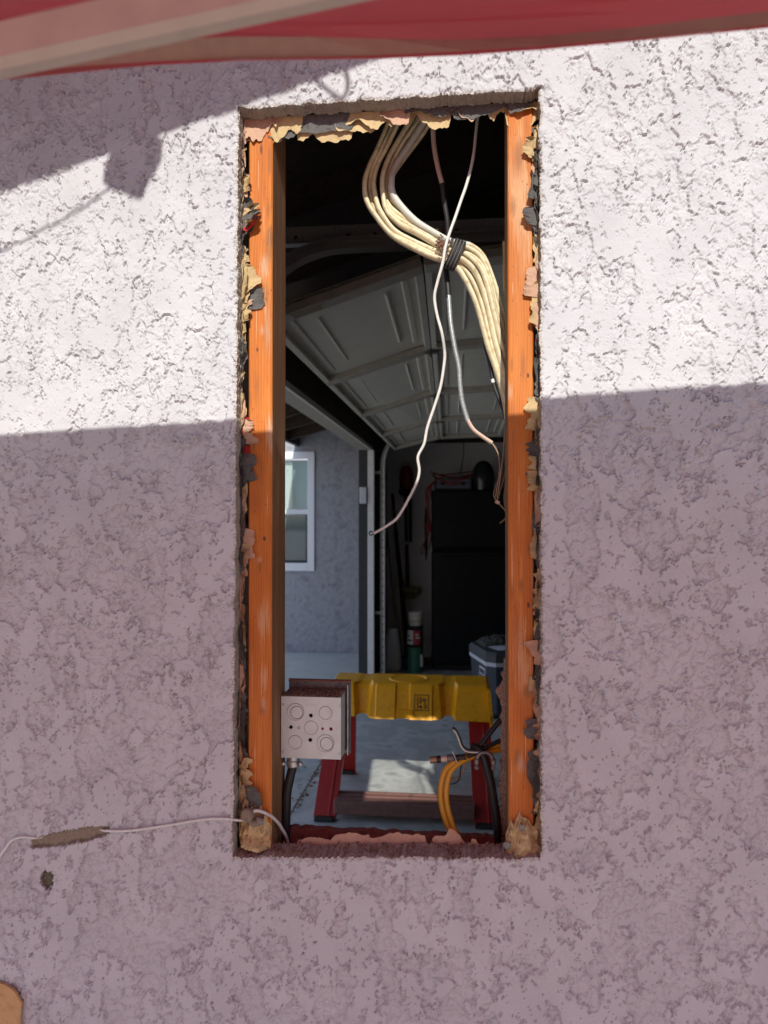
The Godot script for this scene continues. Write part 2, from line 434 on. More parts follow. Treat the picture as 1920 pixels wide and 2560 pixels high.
func build_stucco(parent: Node3D) -> void:
	nA.seed = 11; nA.frequency = 1.0; nA.fractal_octaves = 4; nA.fractal_gain = .52; nA.fractal_lacunarity = 2.3
	nB.seed = 22; nB.frequency = 1.0; nB.fractal_octaves = 3; nB.fractal_gain = .6
	nC.seed = 33; nC.frequency = 1.0; nC.fractal_octaves = 2
	nD.seed = 44; nD.frequency = 1.0; nD.fractal_octaves = 2
	nE.seed = 55; nE.frequency = 1.0; nE.fractal_octaves = 3
	var x0 := -.80; var x1 := .50; var y0 := .60; var y1 := 2.30
	var cell := .0014
	var am := ArrayMesh.new()
	for which in 7:
		var ny: int
		var nx: int
		var ya := PackedFloat64Array(); var yb := PackedFloat64Array()
		var xa := PackedFloat64Array(); var xb := PackedFloat64Array()
		if which < 2:
			ny = int((y1 - y0) / cell)
			nx = int((-.354 - x0) / cell) if which == 0 else int((x1 - .1105) / cell)
			for j in ny + 1:
				var y := lerpf(y0, y1, float(j) / ny)
				xa.append(x0 if which == 0 else hole_right(y))
				xb.append(hole_left(y) if which == 0 else x1)
			for i in nx + 1:
				ya.append(y0); yb.append(y1)
		elif which > 3:                                    # the wall beyond the close view, on a wider grid
			var q: Array = [[-.97, x0, y0, y1], [x1, 1.6, y0, y1], [-.97, 1.6, -.02, y0]][which - 4]
			nx = int((q[1] - q[0]) / .0045)
			ny = int((q[3] - q[2]) / .0045)
			for j in ny + 1:
				xa.append(q[0]); xb.append(q[1])
			for i in nx + 1:
				ya.append(q[2]); yb.append(q[3])
		else:
			nx = int((.1105 + .354) / cell)
			ny = int((y1 - 2.12) / cell) if which == 2 else int((.97 - y0) / cell)
			for j in ny + 1:
				var y := lerpf(2.12, y1, float(j) / ny) if which == 2 else lerpf(y0, .97, float(j) / ny)
				xa.append(-.351 if which == 2 else -.358); xb.append(.1105)
			for i in nx + 1:
				var x := lerpf(-.354, .1105, float(i) / nx)
				ya.append(hole_top(x) if which == 2 else y0)
				yb.append(y1 if which == 2 else hole_bottom(x))
		var w := nx + 1
		var cnt := w * (ny + 1)
		var vs := PackedVector3Array(); vs.resize(cnt)
		var cs := PackedColorArray(); cs.resize(cnt)
		var ns := PackedVector3Array(); ns.resize(cnt)
		var at := 0
		for j in ny + 1:
			var fv := float(j) / ny
			var xl := xa[j]
			var xr := xb[j]
			for i in w:
				var fu := float(i) / nx
				var x := xl + (xr - xl) * fu
				var y := ya[i] + (yb[i] - ya[i]) * fv
				var wx := x + nB.get_noise_2d(x * 60.0, y * 60.0) * .007
				var wy := y + nB.get_noise_2d(x * 60.0 + 90.0, y * 60.0) * .007
				var dens := nD.get_noise_2d(x * 4.0, y * 3.0) * .40 + .035
				var a := nA.get_noise_2d(wx * 17.0, wy * 10.5) + dens
				var fine := nE.get_noise_2d(x * 430.0, y * 430.0)
				var mid := nE.get_noise_2d(x * 140.0 + 40.0, y * 140.0)
				# trowelled skin lying over rougher cement, with a torn edge
				var m := smoothstep(-.014, .014, a + mid * .08)
				var top := .0006 + (.00012 +   .00065 * smoothstep(.0, .25, nD.get_noise_2d(x * 11.0 + 60.0, y * 9.0))) * fine + nD.get_noise_2d(x * 40.0, y * 40.0) * .0004
				top += .0010 * maxf(0.0, 1.0 - absf(a - .07) * 9.0)
				var pit := nA.get_noise_2d(x * 105.0 + 300.0, y * 95.0)
				top -= .0022 * smoothstep(.54, .57, pit) + .0024 * smoothstep(.36, .385, nA.get_noise_2d(wx * 50.0 + 130.0, wy * 42.0) - .25 * dens)
				var b2 := nA.get_noise_2d(wx * 56.0 + 70.0, wy * 44.0)
				var low := -.0023 + mid * .0005 + fine * .0004 + .0013 * smoothstep(.03, .05, b2) + .0007 * smoothstep(.24, .26, b2)
				var h := lerpf(low, top, m) * 1.18
				var st := nD.get_noise_2d(x * 9.0 + 20.0, y * 7.0) * .035 + mid * .012
				var c := Color(.478 + st, .466 + st, .492 + st)
				# broken edge round the opening
				var ed := 1.0
				if x > -.375 and x < .13 and y > .94 and y < 2.14:
					var ex := maxf(hole_left(y) - x, x - hole_right(y)) if which < 2 else -1.0
					var ey := maxf(y - hole_top(x), hole_bottom(x) - y) if which >= 2 else -1.0
					var yin := y > (.962 if which == 0 else .983) and y < 2.119
					if which < 2 and yin: ed = ex
					elif which == 2 or which == 3: ed = ey
					if ed < .006:
						var q := clampf(1.0 - ed / .0055, 0.0, 1.0)
						var brk := q + mid * .7
						if brk > .45:
							h -= .0022 * q
							c = Color(.36, .325, .29) if fine < .05 else Color(.62, .58, .56)
				if x < -.55 and y > .94 and y < 1.01:
					var gg := gouge(x, y)
					if gg > 0.0:
						var q := smoothstep(0.0, .003, gg)
						h = lerpf(h, -.0062 + mid * .0016 + fine * .0008, q)
						c = Color(.24 + mid * .05, .195 + mid * .045, .145 + mid * .03)
				if x < -.63 and y > .88 and y < .93:
					var r := Vector2((x + .663) / .011, (y - .906) / .0155).length() + mid * .35
					if r < 1.0:
						h = lerpf(h, -.0075 + mid * .003, smoothstep(1.0, .75, r))
						c = Color(.075, .066, .05).lerp(Color(.26, .23, .17), clampf(fine + .3, 0, 1))
				vs[at] = Vector3(x, y, h)
				cs[at] = c
				at += 1
		for j in ny + 1:
			var jd := maxi(j - 1, 0) * w
			var ju := mini(j + 1, ny) * w
			for i in w:
				var l := vs[j * w + maxi(i - 1, 0)]
				var r := vs[j * w + mini(i + 1, nx)]
				var d := vs[jd + i]
				var u := vs[ju + i]
				ns[j * w + i] = (r - l).cross(u - d).normalized()
		var ids := PackedInt32Array(); ids.resize(nx * ny * 6)
		at = 0
		for j in ny:
			for i in nx:
				var p := j * w + i
				ids[at] = p; ids[at + 1] = p + w + 1; ids[at + 2] = p + 1
				ids[at + 3] = p; ids[at + 4] = p + w; ids[at + 5] = p + w + 1
				at += 6
		var arr := []
		arr.resize(Mesh.ARRAY_MAX)
		arr[Mesh.ARRAY_VERTEX] = vs
		arr[Mesh.ARRAY_NORMAL] = ns
		arr[Mesh.ARRAY_COLOR] = cs
		arr[Mesh.ARRAY_INDEX] = ids
		am.add_surface_from_arrays(Mesh.PRIMITIVE_TRIANGLES, arr)
	var o := MeshInstance3D.new()
	o.name = "stucco_coat"
	o.mesh = am
	o.material_override = M.stucco
	parent.add_child(o, true)
	# the cut faces of the stucco round the opening
	for side in 4:
		var g := G.new()
		var segs := 220
		var rows := 8
		var deep := -.027 if side != 3 else -.041
		var grid := []
		for i in segs + 1:
			var f := float(i) / segs
			var col := []
			for r in rows + 1:
				var q := float(r) / rows
				var z := lerpf(-.0012, deep, q)
				var p: Vector3
				var rough := nE.get_noise_3d(f * 170.0, z * 190.0, side * 40.0) * .0022 * minf(1.0, q * 4.0)
				match side:
					0:
						var y := lerpf(.955, 2.125, f)
						p = V(hole_left(y) - .0004 + rough, y, z)
					1:
						var y := lerpf(.975, 2.125, f)
						p = V(hole_right(y) + .0004 - rough, y, z)
					2:
						var x := lerpf(-.354, .1125, f)
						p = V(x, hole_top(x) + .0004 - rough - q * .003, z)
					3:
						var x := lerpf(-.360, .1125, f)
						p = V(x, hole_bottom(x) - .0004 + rough * .8 + q * .004, z)
				col.append(p)
			grid.append(col)
		for i in segs:
			for r in rows:
				g.quad(grid[i][r], grid[i + 1][r], grid[i + 1][r + 1], grid[i][r + 1])
		if side == 0 or side == 3:
			for i in g.n.size():
				var want := V(1, 0, 0) if side == 0 else V(0, 1, 0)
				if g.n[i].dot(want) < 0: g.n[i] = -g.n[i]
		else:
			for i in g.n.size():
				var want := V(-1, 0, 0) if side == 1 else V(0, -1, 0)
				if g.n[i].dot(want) < 0: g.n[i] = -g.n[i]
		part("cut_edge" if side != 3 else "ledge", g, M.cement if side != 3 else M.ledge, parent)

# a torn flap: hangs on the line a-b and reaches along dir by up to reach, curling along out
func flap(rng: RandomNumberGenerator, a: Vector3, b: Vector3, dir: Vector3, reach: float, out: Vector3, curl: float) -> G:
	var g := G.new()
	var nu := 22
	var nv := 5
	var prof := []
	var walk := rng.randf_range(.6, .95)
	var aim := walk
	for i in nu + 1:
		if i % 4 == 0:
			aim = clampf(walk + rng.randf_range(-.45, .45), .25, 1.0)
		walk = lerpf(walk, aim, .45) + rng.randf_range(-.065, .065)
		var e := minf(float(i), float(nu - i)) / nu * 2.0
		prof.append(walk * minf(1.0, .5 + e * 5.0))
	var tilt := rng.randf_range(-.25, .25)
	var ph := rng.randf() * TAU
	var grid := []
	for i in nu + 1:
		var col := []
		var u := float(i) / nu
		for j in nv + 1:
			var s := float(j) / nv
			var l: float = reach * prof[i] * s
			var p := a.lerp(b, u) + (b - a) * tilt * s * .3 + dir * l
			p += out * (curl * s * s * (0.6 + .4 * sin(u * 5.0 + ph)) + .0012 * sin(u * 11.0 + ph * 2.0) * s)
			col.append(p)
		grid.append(col)
	for i in nu:
		for j in nv:
			g.quad(grid[i][j], grid[i + 1][j], grid[i + 1][j + 1], grid[i][j + 1])
	return g

func build_wall() -> void:
	var wall := thing("stucco_wall", "pale lavender stucco wall with a tall rectangular opening cut through it", "wall")
	build_stucco(wall)
	print("stucco ", Time.get_ticks_msec())
	# backing behind the modelled coat, and the rest of the wall
	for b in [[-.80, -.362, .60, 2.30], [.1165, .50, .60, 2.30], [-.362, .1165, 2.129, 2.30], [-.362, .1165, .60, .948]]:
		var g := G.new()
		g.box(V((b[0] + b[1]) / 2, (b[2] + b[3]) / 2, -.0195), V(b[1] - b[0], b[3] - b[2], .012), 0.0)
		part("stucco_base", g, M.cement, wall)
	var rest := [[-.97, 1.6, -.02, .60, -.0135], [-.97, -.80, .60, 2.30, -.0135], [.50, 1.6, .60, 2.30, -.0135], [1.6, 5.35, -.02, 2.30, -.0012]]
	for r in rest:
		var g := G.new()
		g.box(V((r[0] + r[1]) / 2, (r[2] + r[3]) / 2, (-.131 + r[4]) / 2), V(r[1] - r[0], r[3] - r[2], .131 + r[4]), 0.0)
		part("wall_panel", g, M.stucco_far, wall)
	var gable := G.new()
	gable.prism(PackedVector2Array([Vector2(-.97, 2.30), Vector2(5.35, 2.30), Vector2(5.35, roof_y(5.35) + .02), Vector2(2.2, roof_y(2.2) + .02), Vector2(-.97, roof_y(-.97) + .02)]), -.131, -.0012)
	part("gable", gable, M.stucco_far, wall)
	# interior lining with its own opening
	for b in [[-.80, -.313, .60, 2.30], [.0715, .50, .60, 2.30], [-.313, .0715, 2.24, 2.30], [-.313, .0715, .60, .930]]:
		var g := G.new()
		g.box(V((b[0] + b[1]) / 2, (b[2] + b[3]) / 2, -.1255), V(b[1] - b[0], b[3] - b[2], .011), 0.0)
		part("lining_board", g, M.drywall, wall)
	# studs
	for s in 2:
		var g := G.new()
		g.k = 1.0
		var xl: float = -.3435 if s == 0 else .0645
		var st := G.new()
		st.box(V(0, 0, 0), V(.0385, 1.64, .089), .0022)
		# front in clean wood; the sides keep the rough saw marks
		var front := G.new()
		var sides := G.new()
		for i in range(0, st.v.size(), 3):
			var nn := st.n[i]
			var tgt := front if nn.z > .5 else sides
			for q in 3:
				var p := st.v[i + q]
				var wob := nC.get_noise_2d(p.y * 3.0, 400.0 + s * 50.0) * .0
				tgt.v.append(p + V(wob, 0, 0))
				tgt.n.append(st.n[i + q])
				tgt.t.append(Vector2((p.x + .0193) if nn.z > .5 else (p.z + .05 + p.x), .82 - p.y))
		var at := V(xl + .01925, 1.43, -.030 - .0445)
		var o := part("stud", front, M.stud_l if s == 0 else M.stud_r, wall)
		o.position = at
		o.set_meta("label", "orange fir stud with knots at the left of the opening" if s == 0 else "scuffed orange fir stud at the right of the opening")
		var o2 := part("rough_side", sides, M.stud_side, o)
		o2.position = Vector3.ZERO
	# blocking and sill pieces low in the bay
	var g := G.new()
	g.box(V(-.1195, .905, -.079), V(.366, .05, .072), .003)
	part("blocking", g, M.red_wood, wall)
	g = G.new()
	var rng := RandomNumberGenerator.new()
	rng.seed = 5
	var poly := PackedVector2Array([Vector2(-.304, .9305), Vector2(.064, .9305)])
	for i in 60:
		var x := lerpf(.064, -.304, i / 59.0)
		poly.append(Vector2(x, .958 + nE.get_noise_2d(x * 160.0, 3.0) * .004))
	g.prism(poly, -.131, -.116)
	part("lining_edge", g, M.red_wood, wall)
	# ragged lining edge beside the right stud
	poly = PackedVector2Array([Vector2(.0705, .96), Vector2(.0705, 1.252)])
	for i in 70:
		var y := lerpf(1.25, .962, i / 69.0)
		var bump := .010 * exp(-pow((y - 1.195) / .012, 2.0))
		poly.append(Vector2(.0625 - bump - absf(nE.get_noise_2d(y * 140.0, 30.0)) * .008 - .004 * smoothstep(1.25, 1.1, y), y))
	g = G.new()
	poly.reverse()
	g.prism(poly, -.1305, -.1195)
	part("broken_lining", g, M.drywall_edge, wall)
	# splinter of sheathing high on the right stud
	g = G.new()
	g.prism(PackedVector2Array([Vector2(.0630, 1.859), Vector2(.0712, 1.858), Vector2(.0712, 1.940), Vector2(.0615, 1.941), Vector2(.0625, 1.92), Vector2(.0618, 1.90)]), -.133, -.1205)
	part("wood_scrap", g, M.kraft, wall)
	# ---- torn paper round the opening
	rng.seed = 77
	var tones := [M.kraft, M.felt, M.kraft, M.kraft_pink, M.felt, M.kraft]
	for layer in 3:
		var y := 2.10 - layer * .013
		while y > 1.0:                                     # left edge
			var l := rng.randf_range(.022, .075)
			var reach := rng.randf_range(.008, .017) + (.013 if rng.randf() < .14 else 0.0)
			var z := -.028 + layer * .0015
			var tone: Material = tones[rng.randi() % tones.size()]
			if rng.randf() < .03: tone = M.red_paper
			var gg := flap(rng, V(-.3555, y, z), V(-.3555, y - l, z), V(1, 0, 0), maxf(.009, reach * (1.0 - .2 * layer)), V(0, 0, 1), rng.randf_range(.002, .013))
			part("torn_paper", gg, tone, wall)
			y -= l * rng.randf_range(.7, 1.05)
		y = 2.08
		while y > 1.03:                                    # right edge
			var l := rng.randf_range(.028, .075)
			var reach := rng.randf_range(.007, .014) + (.012 if rng.randf() < .15 else 0.0)
			var tone: Material = tones[rng.randi() % tones.size()]
			if rng.randf() < .02: tone = M.red_paper
			var z := -.027 + layer * .0015
			var gg := flap(rng, V(.1125, y - l, z), V(.1125, y, z), V(-1, 0, 0), reach, V(0, 0, 1), rng.randf_range(.001, .009))
			part("torn_paper", gg, tone, wall)
			y -= l * rng.randf_range(.75, 1.15)
		var x := -.352 if layer < 2 else 1.0
		while x < .09:                                     # top edge
			var l := rng.randf_range(.045, .11)
			var left := smoothstep(-.18, -.33, x)
			var reach := rng.randf_range(.020, .036) + left * .012
			var tone: Material = [M.kraft_pink, M.kraft, M.felt, M.kraft_pink, M.kraft][rng.randi() % 5]
			var z := -.029 - layer * .006
			if layer == 1 and x > -.19 and x < -.12:
				tone = M.red_paper
				reach = .016
			var gg := flap(rng, V(x, 2.119, z), V(x + l, 2.119, z), V(0, -1, 0), reach, V(0, 0, 1), rng.randf_range(-.004, .012))
			part("torn_paper", gg, tone, wall)
			x += l * rng.randf_range(.65, .95)
	# larger scraps singled out in the photograph
	var big := [
		[V(-.352, 1.975, -.026), V(-.352, 1.945, -.026), V(1, .15, 0), .036, V(0, 0, 1), .014, M.kraft], [V(-.351, 1.962, -.024), V(-.351, 1.938, -.024), V(1, .3, 0), .030, V(0, 0, 1), .017, M.felt],
		[V(-.350, 1.942, -.022), V(-.350, 1.932, -.022), V(1, .5, 0), .026, V(0, 0, 1), .017, M.red_paper],
		[V(-.352, 1.880, -.026), V(-.352, 1.835, -.026), V(1, 0, 0), .030, V(0, 0, 1), .008, M.kraft], [V(-.352, 1.850, -.028), V(-.352, 1.815, -.028), V(1, 0, 0), .034, V(0, 0, 1), .006, M.felt],
		[V(-.351, 1.64, -.026), V(-.351, 1.60, -.026), V(1, 0, 0), .030, V(0, 0, 1), .010, M.kraft_pink], [V(-.353, 1.585, -.026), V(-.353, 1.53, -.026), V(1, 0, 0), .024, V(0, 0, 1), .006, M.felt],
		[V(-.354, 1.105, -.026), V(-.354, 1.055, -.026), V(1, 0, 0), .044, V(0, 0, 1), .004, M.kraft], [V(-.354, 1.06, -.025), V(-.354, 1.02, -.025), V(1, 0, 0), .036, V(0, 0, 1), .008, M.felt],
		[V(.111, 2.06, -.024), V(.111, 2.02, -.024), V(-1, 0, 0), .026, V(0, 0, 1), .010, M.kraft], [V(.111, 2.04, -.021), V(.111, 1.985, -.021), V(-1, 0, 0), .024, V(0, 0, 1), .012, M.felt],
		[V(.111, 1.955, -.024), V(.111, 1.925, -.024), V(-1, 0, 0), .028, V(0, 0, 1), .012, M.felt], [V(.111, 1.60, -.024), V(.111, 1.575, -.024), V(-1, 0, 0), .024, V(0, 0, 1), .014, M.felt],
		[V(.111, 1.40, -.026), V(.111, 1.365, -.026), V(-1, 0, 0), .018, V(0, 0, 1), .008, M.kraft], [V(.111, 1.245, -.026), V(.111, 1.21, -.026), V(-1, 0, 0), .016, V(0, 0, 1), .006, M.kraft],
		[V(.066, 2.118, -.026), V(.104, 2.118, -.026), V(0, -1, 0), .018, V(0, 0, 1), .006, M.felt],
	]
	for b in big:
		part("torn_paper", flap(rng, b[0], b[1], b[2], b[3], b[4], b[5]), b[6], wall)
	# paper standing along the bottom and the crumpled sheets in both lower corners
	for b in [[-.232, -.120, .962, M.kraft_pink, .030], [-.155, -.055, .964, M.kraft_pink, .028], [-.05, .016, .968, M.kraft_pink, .036], [.010, .072, .970, M.kraft, .034], [-.30, -.225, .956, M.felt, .016], [-.27, -.20, .958, M.kraft_pink, .020]]:
		part("torn_paper", flap(rng, V(b[0], b[2] - .006, -.042), V(b[1], b[2] - .006, -.042), V(0, 1, -.1), b[4], V(0, 0, -1), .006), b[3], wall)
	for c in [[-.352, -.304, .966, 1.034, M.kraft], [.060, .110, .974, 1.032, M.kraft]]:
		var gg := G.new()
		var grid := []
		for i in 15:
			var col := []
			for j in 13:
				var u := i / 14.0
				var vv := j / 12.0
				var x := lerpf(c[0], c[1], u)
				var topy: float = lerpf(c[2], c[3], vv * (.55 + .45 * sin(u * PI) + .25 * nE.get_noise_2d(u * 6.0, c[0] * 50.0)))
				var z := -.024 + .018 * (1.0 - vv) * sin(u * PI) + nB.get_noise_2d(x * 38.0, topy * 38.0) * .016 + nB.get_noise_2d(x * 110.0, topy * 110.0) * .002
				col.append(V(x, topy, z))
			grid.append(col)
		for i in 14:
			for j in 12:
				gg.quad(grid[i][j], grid[i + 1][j], grid[i + 1][j + 1], grid[i][j + 1])
		var o := part("crumpled_paper", gg, c[4], wall)
		o.set_meta("label", "crumpled tan building paper in a lower corner of the opening")
	for p in [[V(.083, 1.021, -.008), .0052], [V(.061, .990, -.016), .006], [V(-.315, 1.013, -.006), .0052]]:
		var gg := G.new()
		gg.lathe(p[0], [Vector2(0, -.012), Vector2(.0018, -.012), Vector2(.0018, 0), Vector2(p[1], .0006), Vector2(p[1], .0022), Vector2(p[1] * .7, .003), Vector2(0, .0032)], 16, Basis(V(1, 0, 0), V(0, 0, 1), V(0, -1, 0)))
		part("nail", gg, M.galv_dark, wall)
	# crumbs of stucco and paper on the ledge
	g = G.new()
	rng.seed = 91
	for i in 300:
		var x := rng.randf_range(-.350, .105)
		var z := -pow(rng.randf(), .8) * .042
		var s := rng.randf_range(.0006, .0022)
		g.box(V(x, hole_bottom(x) + .0012 - z * .09 + s * .3, z), V(s * rng.randf_range(1, 2.6), s, s * rng.randf_range(1, 2)), 0.0, Basis.from_euler(V(rng.randf() * 3, rng.randf() * 3, rng.randf() * 3)))
	var deb := part("debris", g, M.dust, wall)
	deb.set_meta("kind", "stuff")

# ---------------------------------------------------------------- garage shell
func roof_y(x: float) -> float:                                 # underside of the rafters
	return 2.33 + .27 * ((x if x < 2.2 else 4.4 - x) + 1.8)

func build_garage() -> void:
	var g := G.new()
	g.box(V(0, -.27, 0), V(160, .5, 160), 0.0)
	struct("ground", g, M.ground)
	g = G.new()
	g.box(V(2.07, -.06, -3.5), V(5.88, .12, 6.75), .004)
	struct("garage_floor", g, M.concrete)
	# driveway in separate pours with open joints
	var slabs := [[-.88, -4.2, -.3, -3.0], [-.88, -4.2, -3.012, -5.4], [-.88, -4.2, -5.412, -7.02], [-4.212, -9.0, -.3, -7.02]]
	var drive := Node3D.new()
	drive.name = "driveway"
	add_child(drive)
	drive.set_meta("kind", "structure")
	for s in slabs:
		g = G.new()
		g.box(V((s[0] + s[1]) / 2, -.062, (s[2] + s[3]) / 2), V(s[0] - s[1] , .112, s[2] - s[3]), .006)
		part("slab", g, M.drive, drive)
	var sh := thing("garage_shell", "dark timber garage frame and roof around the raised door", "garage")
	var wallbox := func(x0: float, x1: float, y0: float, y1: float, z0: float, z1: float, m: Material, called: String) -> void:
		var q := G.new()
		q.box(V((x0 + x1) / 2, (y0 + y1) / 2, (z0 + z1) / 2), V(x1 - x0, y1 - y0, absf(z1 - z0)), .002)
		part(called, q, m, sh)
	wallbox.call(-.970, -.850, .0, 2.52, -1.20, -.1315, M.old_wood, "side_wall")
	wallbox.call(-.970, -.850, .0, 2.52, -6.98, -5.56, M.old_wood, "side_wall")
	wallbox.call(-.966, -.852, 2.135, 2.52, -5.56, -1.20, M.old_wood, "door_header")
	# lining of the door opening: charcoal outside, white stop inside, tan soffit
	wallbox.call(-.960, -.8795, .0, 2.105, -5.559, -5.505, M.trim_dark, "door_jamb")
	wallbox.call(-.879, -.822, .0, 2.105, -5.562, -5.500, M.trim_white, "stop_moulding")
	wallbox.call(-.960, -.8565, 2.106, 2.1345, -5.555, -1.205, M.tan_trim, "header_soffit")
	wallbox.call(-.856, -.838, 2.104, 2.137, -5.555, -1.205, M.bucket, "stop_moulding")
	wallbox.call(-.960, -.8795, .0, 2.105, -1.255, -1.2005, M.trim_dark, "door_jamb")
	wallbox.call(-.970, 5.35, .0, 2.30, -6.975, -6.85, M.drywall, "rear_wall")
	g = G.new()
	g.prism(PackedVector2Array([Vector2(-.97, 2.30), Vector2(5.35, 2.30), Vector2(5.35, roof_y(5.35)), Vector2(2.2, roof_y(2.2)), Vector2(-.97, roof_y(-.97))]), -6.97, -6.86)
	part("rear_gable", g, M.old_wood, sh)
	wallbox.call(5.23, 5.35, .0, 2.52, -6.85, -.1315, M.old_wood, "side_wall")
	# roof deck, barge board and rafters
	for s in 2:
		var a := Vector2(-1.85, roof_y(-1.85)) if s == 0 else Vector2(2.2, roof_y(2.2))
		var b := Vector2(2.2, roof_y(2.2)) if s == 0 else Vector2(6.25, roof_y(-1.85))
		g = G.new()
		g.prism(PackedVector2Array([a + Vector2(0, .115), b + Vector2(0, .115), b + Vector2(0, .15), a + Vector2(0, .15)]), -7.4, .78)
		part("roof_deck", g, M.old_wood, sh)
		g = G.new()
		g.prism(PackedVector2Array([a + Vector2(-.02, .1505), b + Vector2(0, .1505), b + Vector2(0, .165), a + Vector2(-.02, .165)]), -7.42, .84)
		part("roof_shingles", g, M.shingle, sh)
		g = G.new()
		g.prism(PackedVector2Array([a + Vector2(0, -.145), b + Vector2(0, -.064 if s == 0 else -.122), b + Vector2(0, .15), a + Vector2(0, .15)]), .7805, .82)
		part("barge_board", g, M.tan_trim, sh)
		var z := -.45
		while z > -7.3:
			g = G.new()
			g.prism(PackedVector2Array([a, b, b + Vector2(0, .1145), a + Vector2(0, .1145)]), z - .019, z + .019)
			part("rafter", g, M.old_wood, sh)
			z -= .61
	wallbox.call(-1.89, -1.8505, roof_y(-1.85) - .02, roof_y(-1.85) + .15, -7.4, .78, M.trim_dark, "fascia")
	# block tacked under the barge board
	g = G.new()
	g.box(V(-.459, 2.537, .800), V(.072, .078, .05), .004, Basis(V(0, 0, 1), deg_to_rad(-26)))
	part("hanger_block", g, M.old_wood, sh)
	var cord := G.new()
	cord.tube(smooth([V(-.44, 2.54, .826), V(-.495, 2.513, .828), V(-.588, 2.462, .825), V(-.683, 2.418, .82), V(-.95, 2.33, .81), V(-1.3, 2.36, .805), V(-1.6, 2.40, .80)]), .0022, 6)
	single("cord", cord, M.black, "thin cord strung below the roof edge from the small block", "cord")
	cord = G.new()
	cord.tube(smooth([V(-.21, 2.75, .826), V(-.178, 2.686, .828), V(-.150, 2.654, .828), V(-.123, 2.634, .828), V(-.113, 2.650, .828), V(-.115, 2.674, .828), V(-.128, 2.70, .826), V(-.14, 2.77, .826)]), .0035, 6)
	single("cord", cord, M.black, "loop of cord hanging from the barge board", "cord")
	# perforated angle that carries the near track
	var an := thing("steel_angle", "dark perforated steel angle across the garage above the door track", "bracket", V(-.2, 2.4, -1.33))
	g = G.new()
	g.box(V(1.7, .035, .0), V(5.06, .066, .003), .0008)
	g.box(V(1.7, .0, .018), V(5.06, .003, .036), .0008)
	part("flange", g, M.galv_near, an)
	for i in 14:
		g = G.new()
		g.lathe(V(-.55 + i * .09, .032, .0012), [Vector2(.006, 0), Vector2(.006, .0012), Vector2(0, .0013)], 12, Basis(V(1, 0, 0), V(0, 0, 1), V(0, -1, 0)))
		part("bolt_hole" if i % 3 else "bolt", g, M.hole if i % 3 else M.galv, an)

func channel(path: Array, w: float, d: float) -> G:
	# a lipped track along a path in the xy plane; d runs along z, w across the path
	var g := G.new()
	for i in path.size() - 1:
		var a: Vector3 = path[i]
		var b: Vector3 = path[i + 1]
		var da: Vector3 = (path[mini(i + 1, path.size() - 1)] - path[maxi(i - 1, 0)]).normalized()
		var db: Vector3 = (path[mini(i + 2, path.size() - 1)] - path[i]).normalized()
		var na := V(-da.y, da.x, 0)
		var nb := V(-db.y, db.x, 0)
		var prof := [Vector2(w / 2, d / 2), Vector2(w / 2, -d / 2), Vector2(-w / 2, -d / 2), Vector2(-w / 2, d / 2), Vector2(-w / 2 + .003, d / 2), Vector2(-w / 2 + .003, -d / 2 + .003), Vector2(w / 2 - .003, -d / 2 + .003), Vector2(w / 2 - .003, d / 2)]
		for k in prof.size():
			var p: Vector2 = prof[k]
			var q: Vector2 = prof[(k + 1) % prof.size()]
			g.quad(a + na * p.x + V(0, 0, p.y), a + na * q.x + V(0, 0, q.y), b + nb * q.x + V(0, 0, q.y), b + nb * p.x + V(0, 0, p.y))
	return g

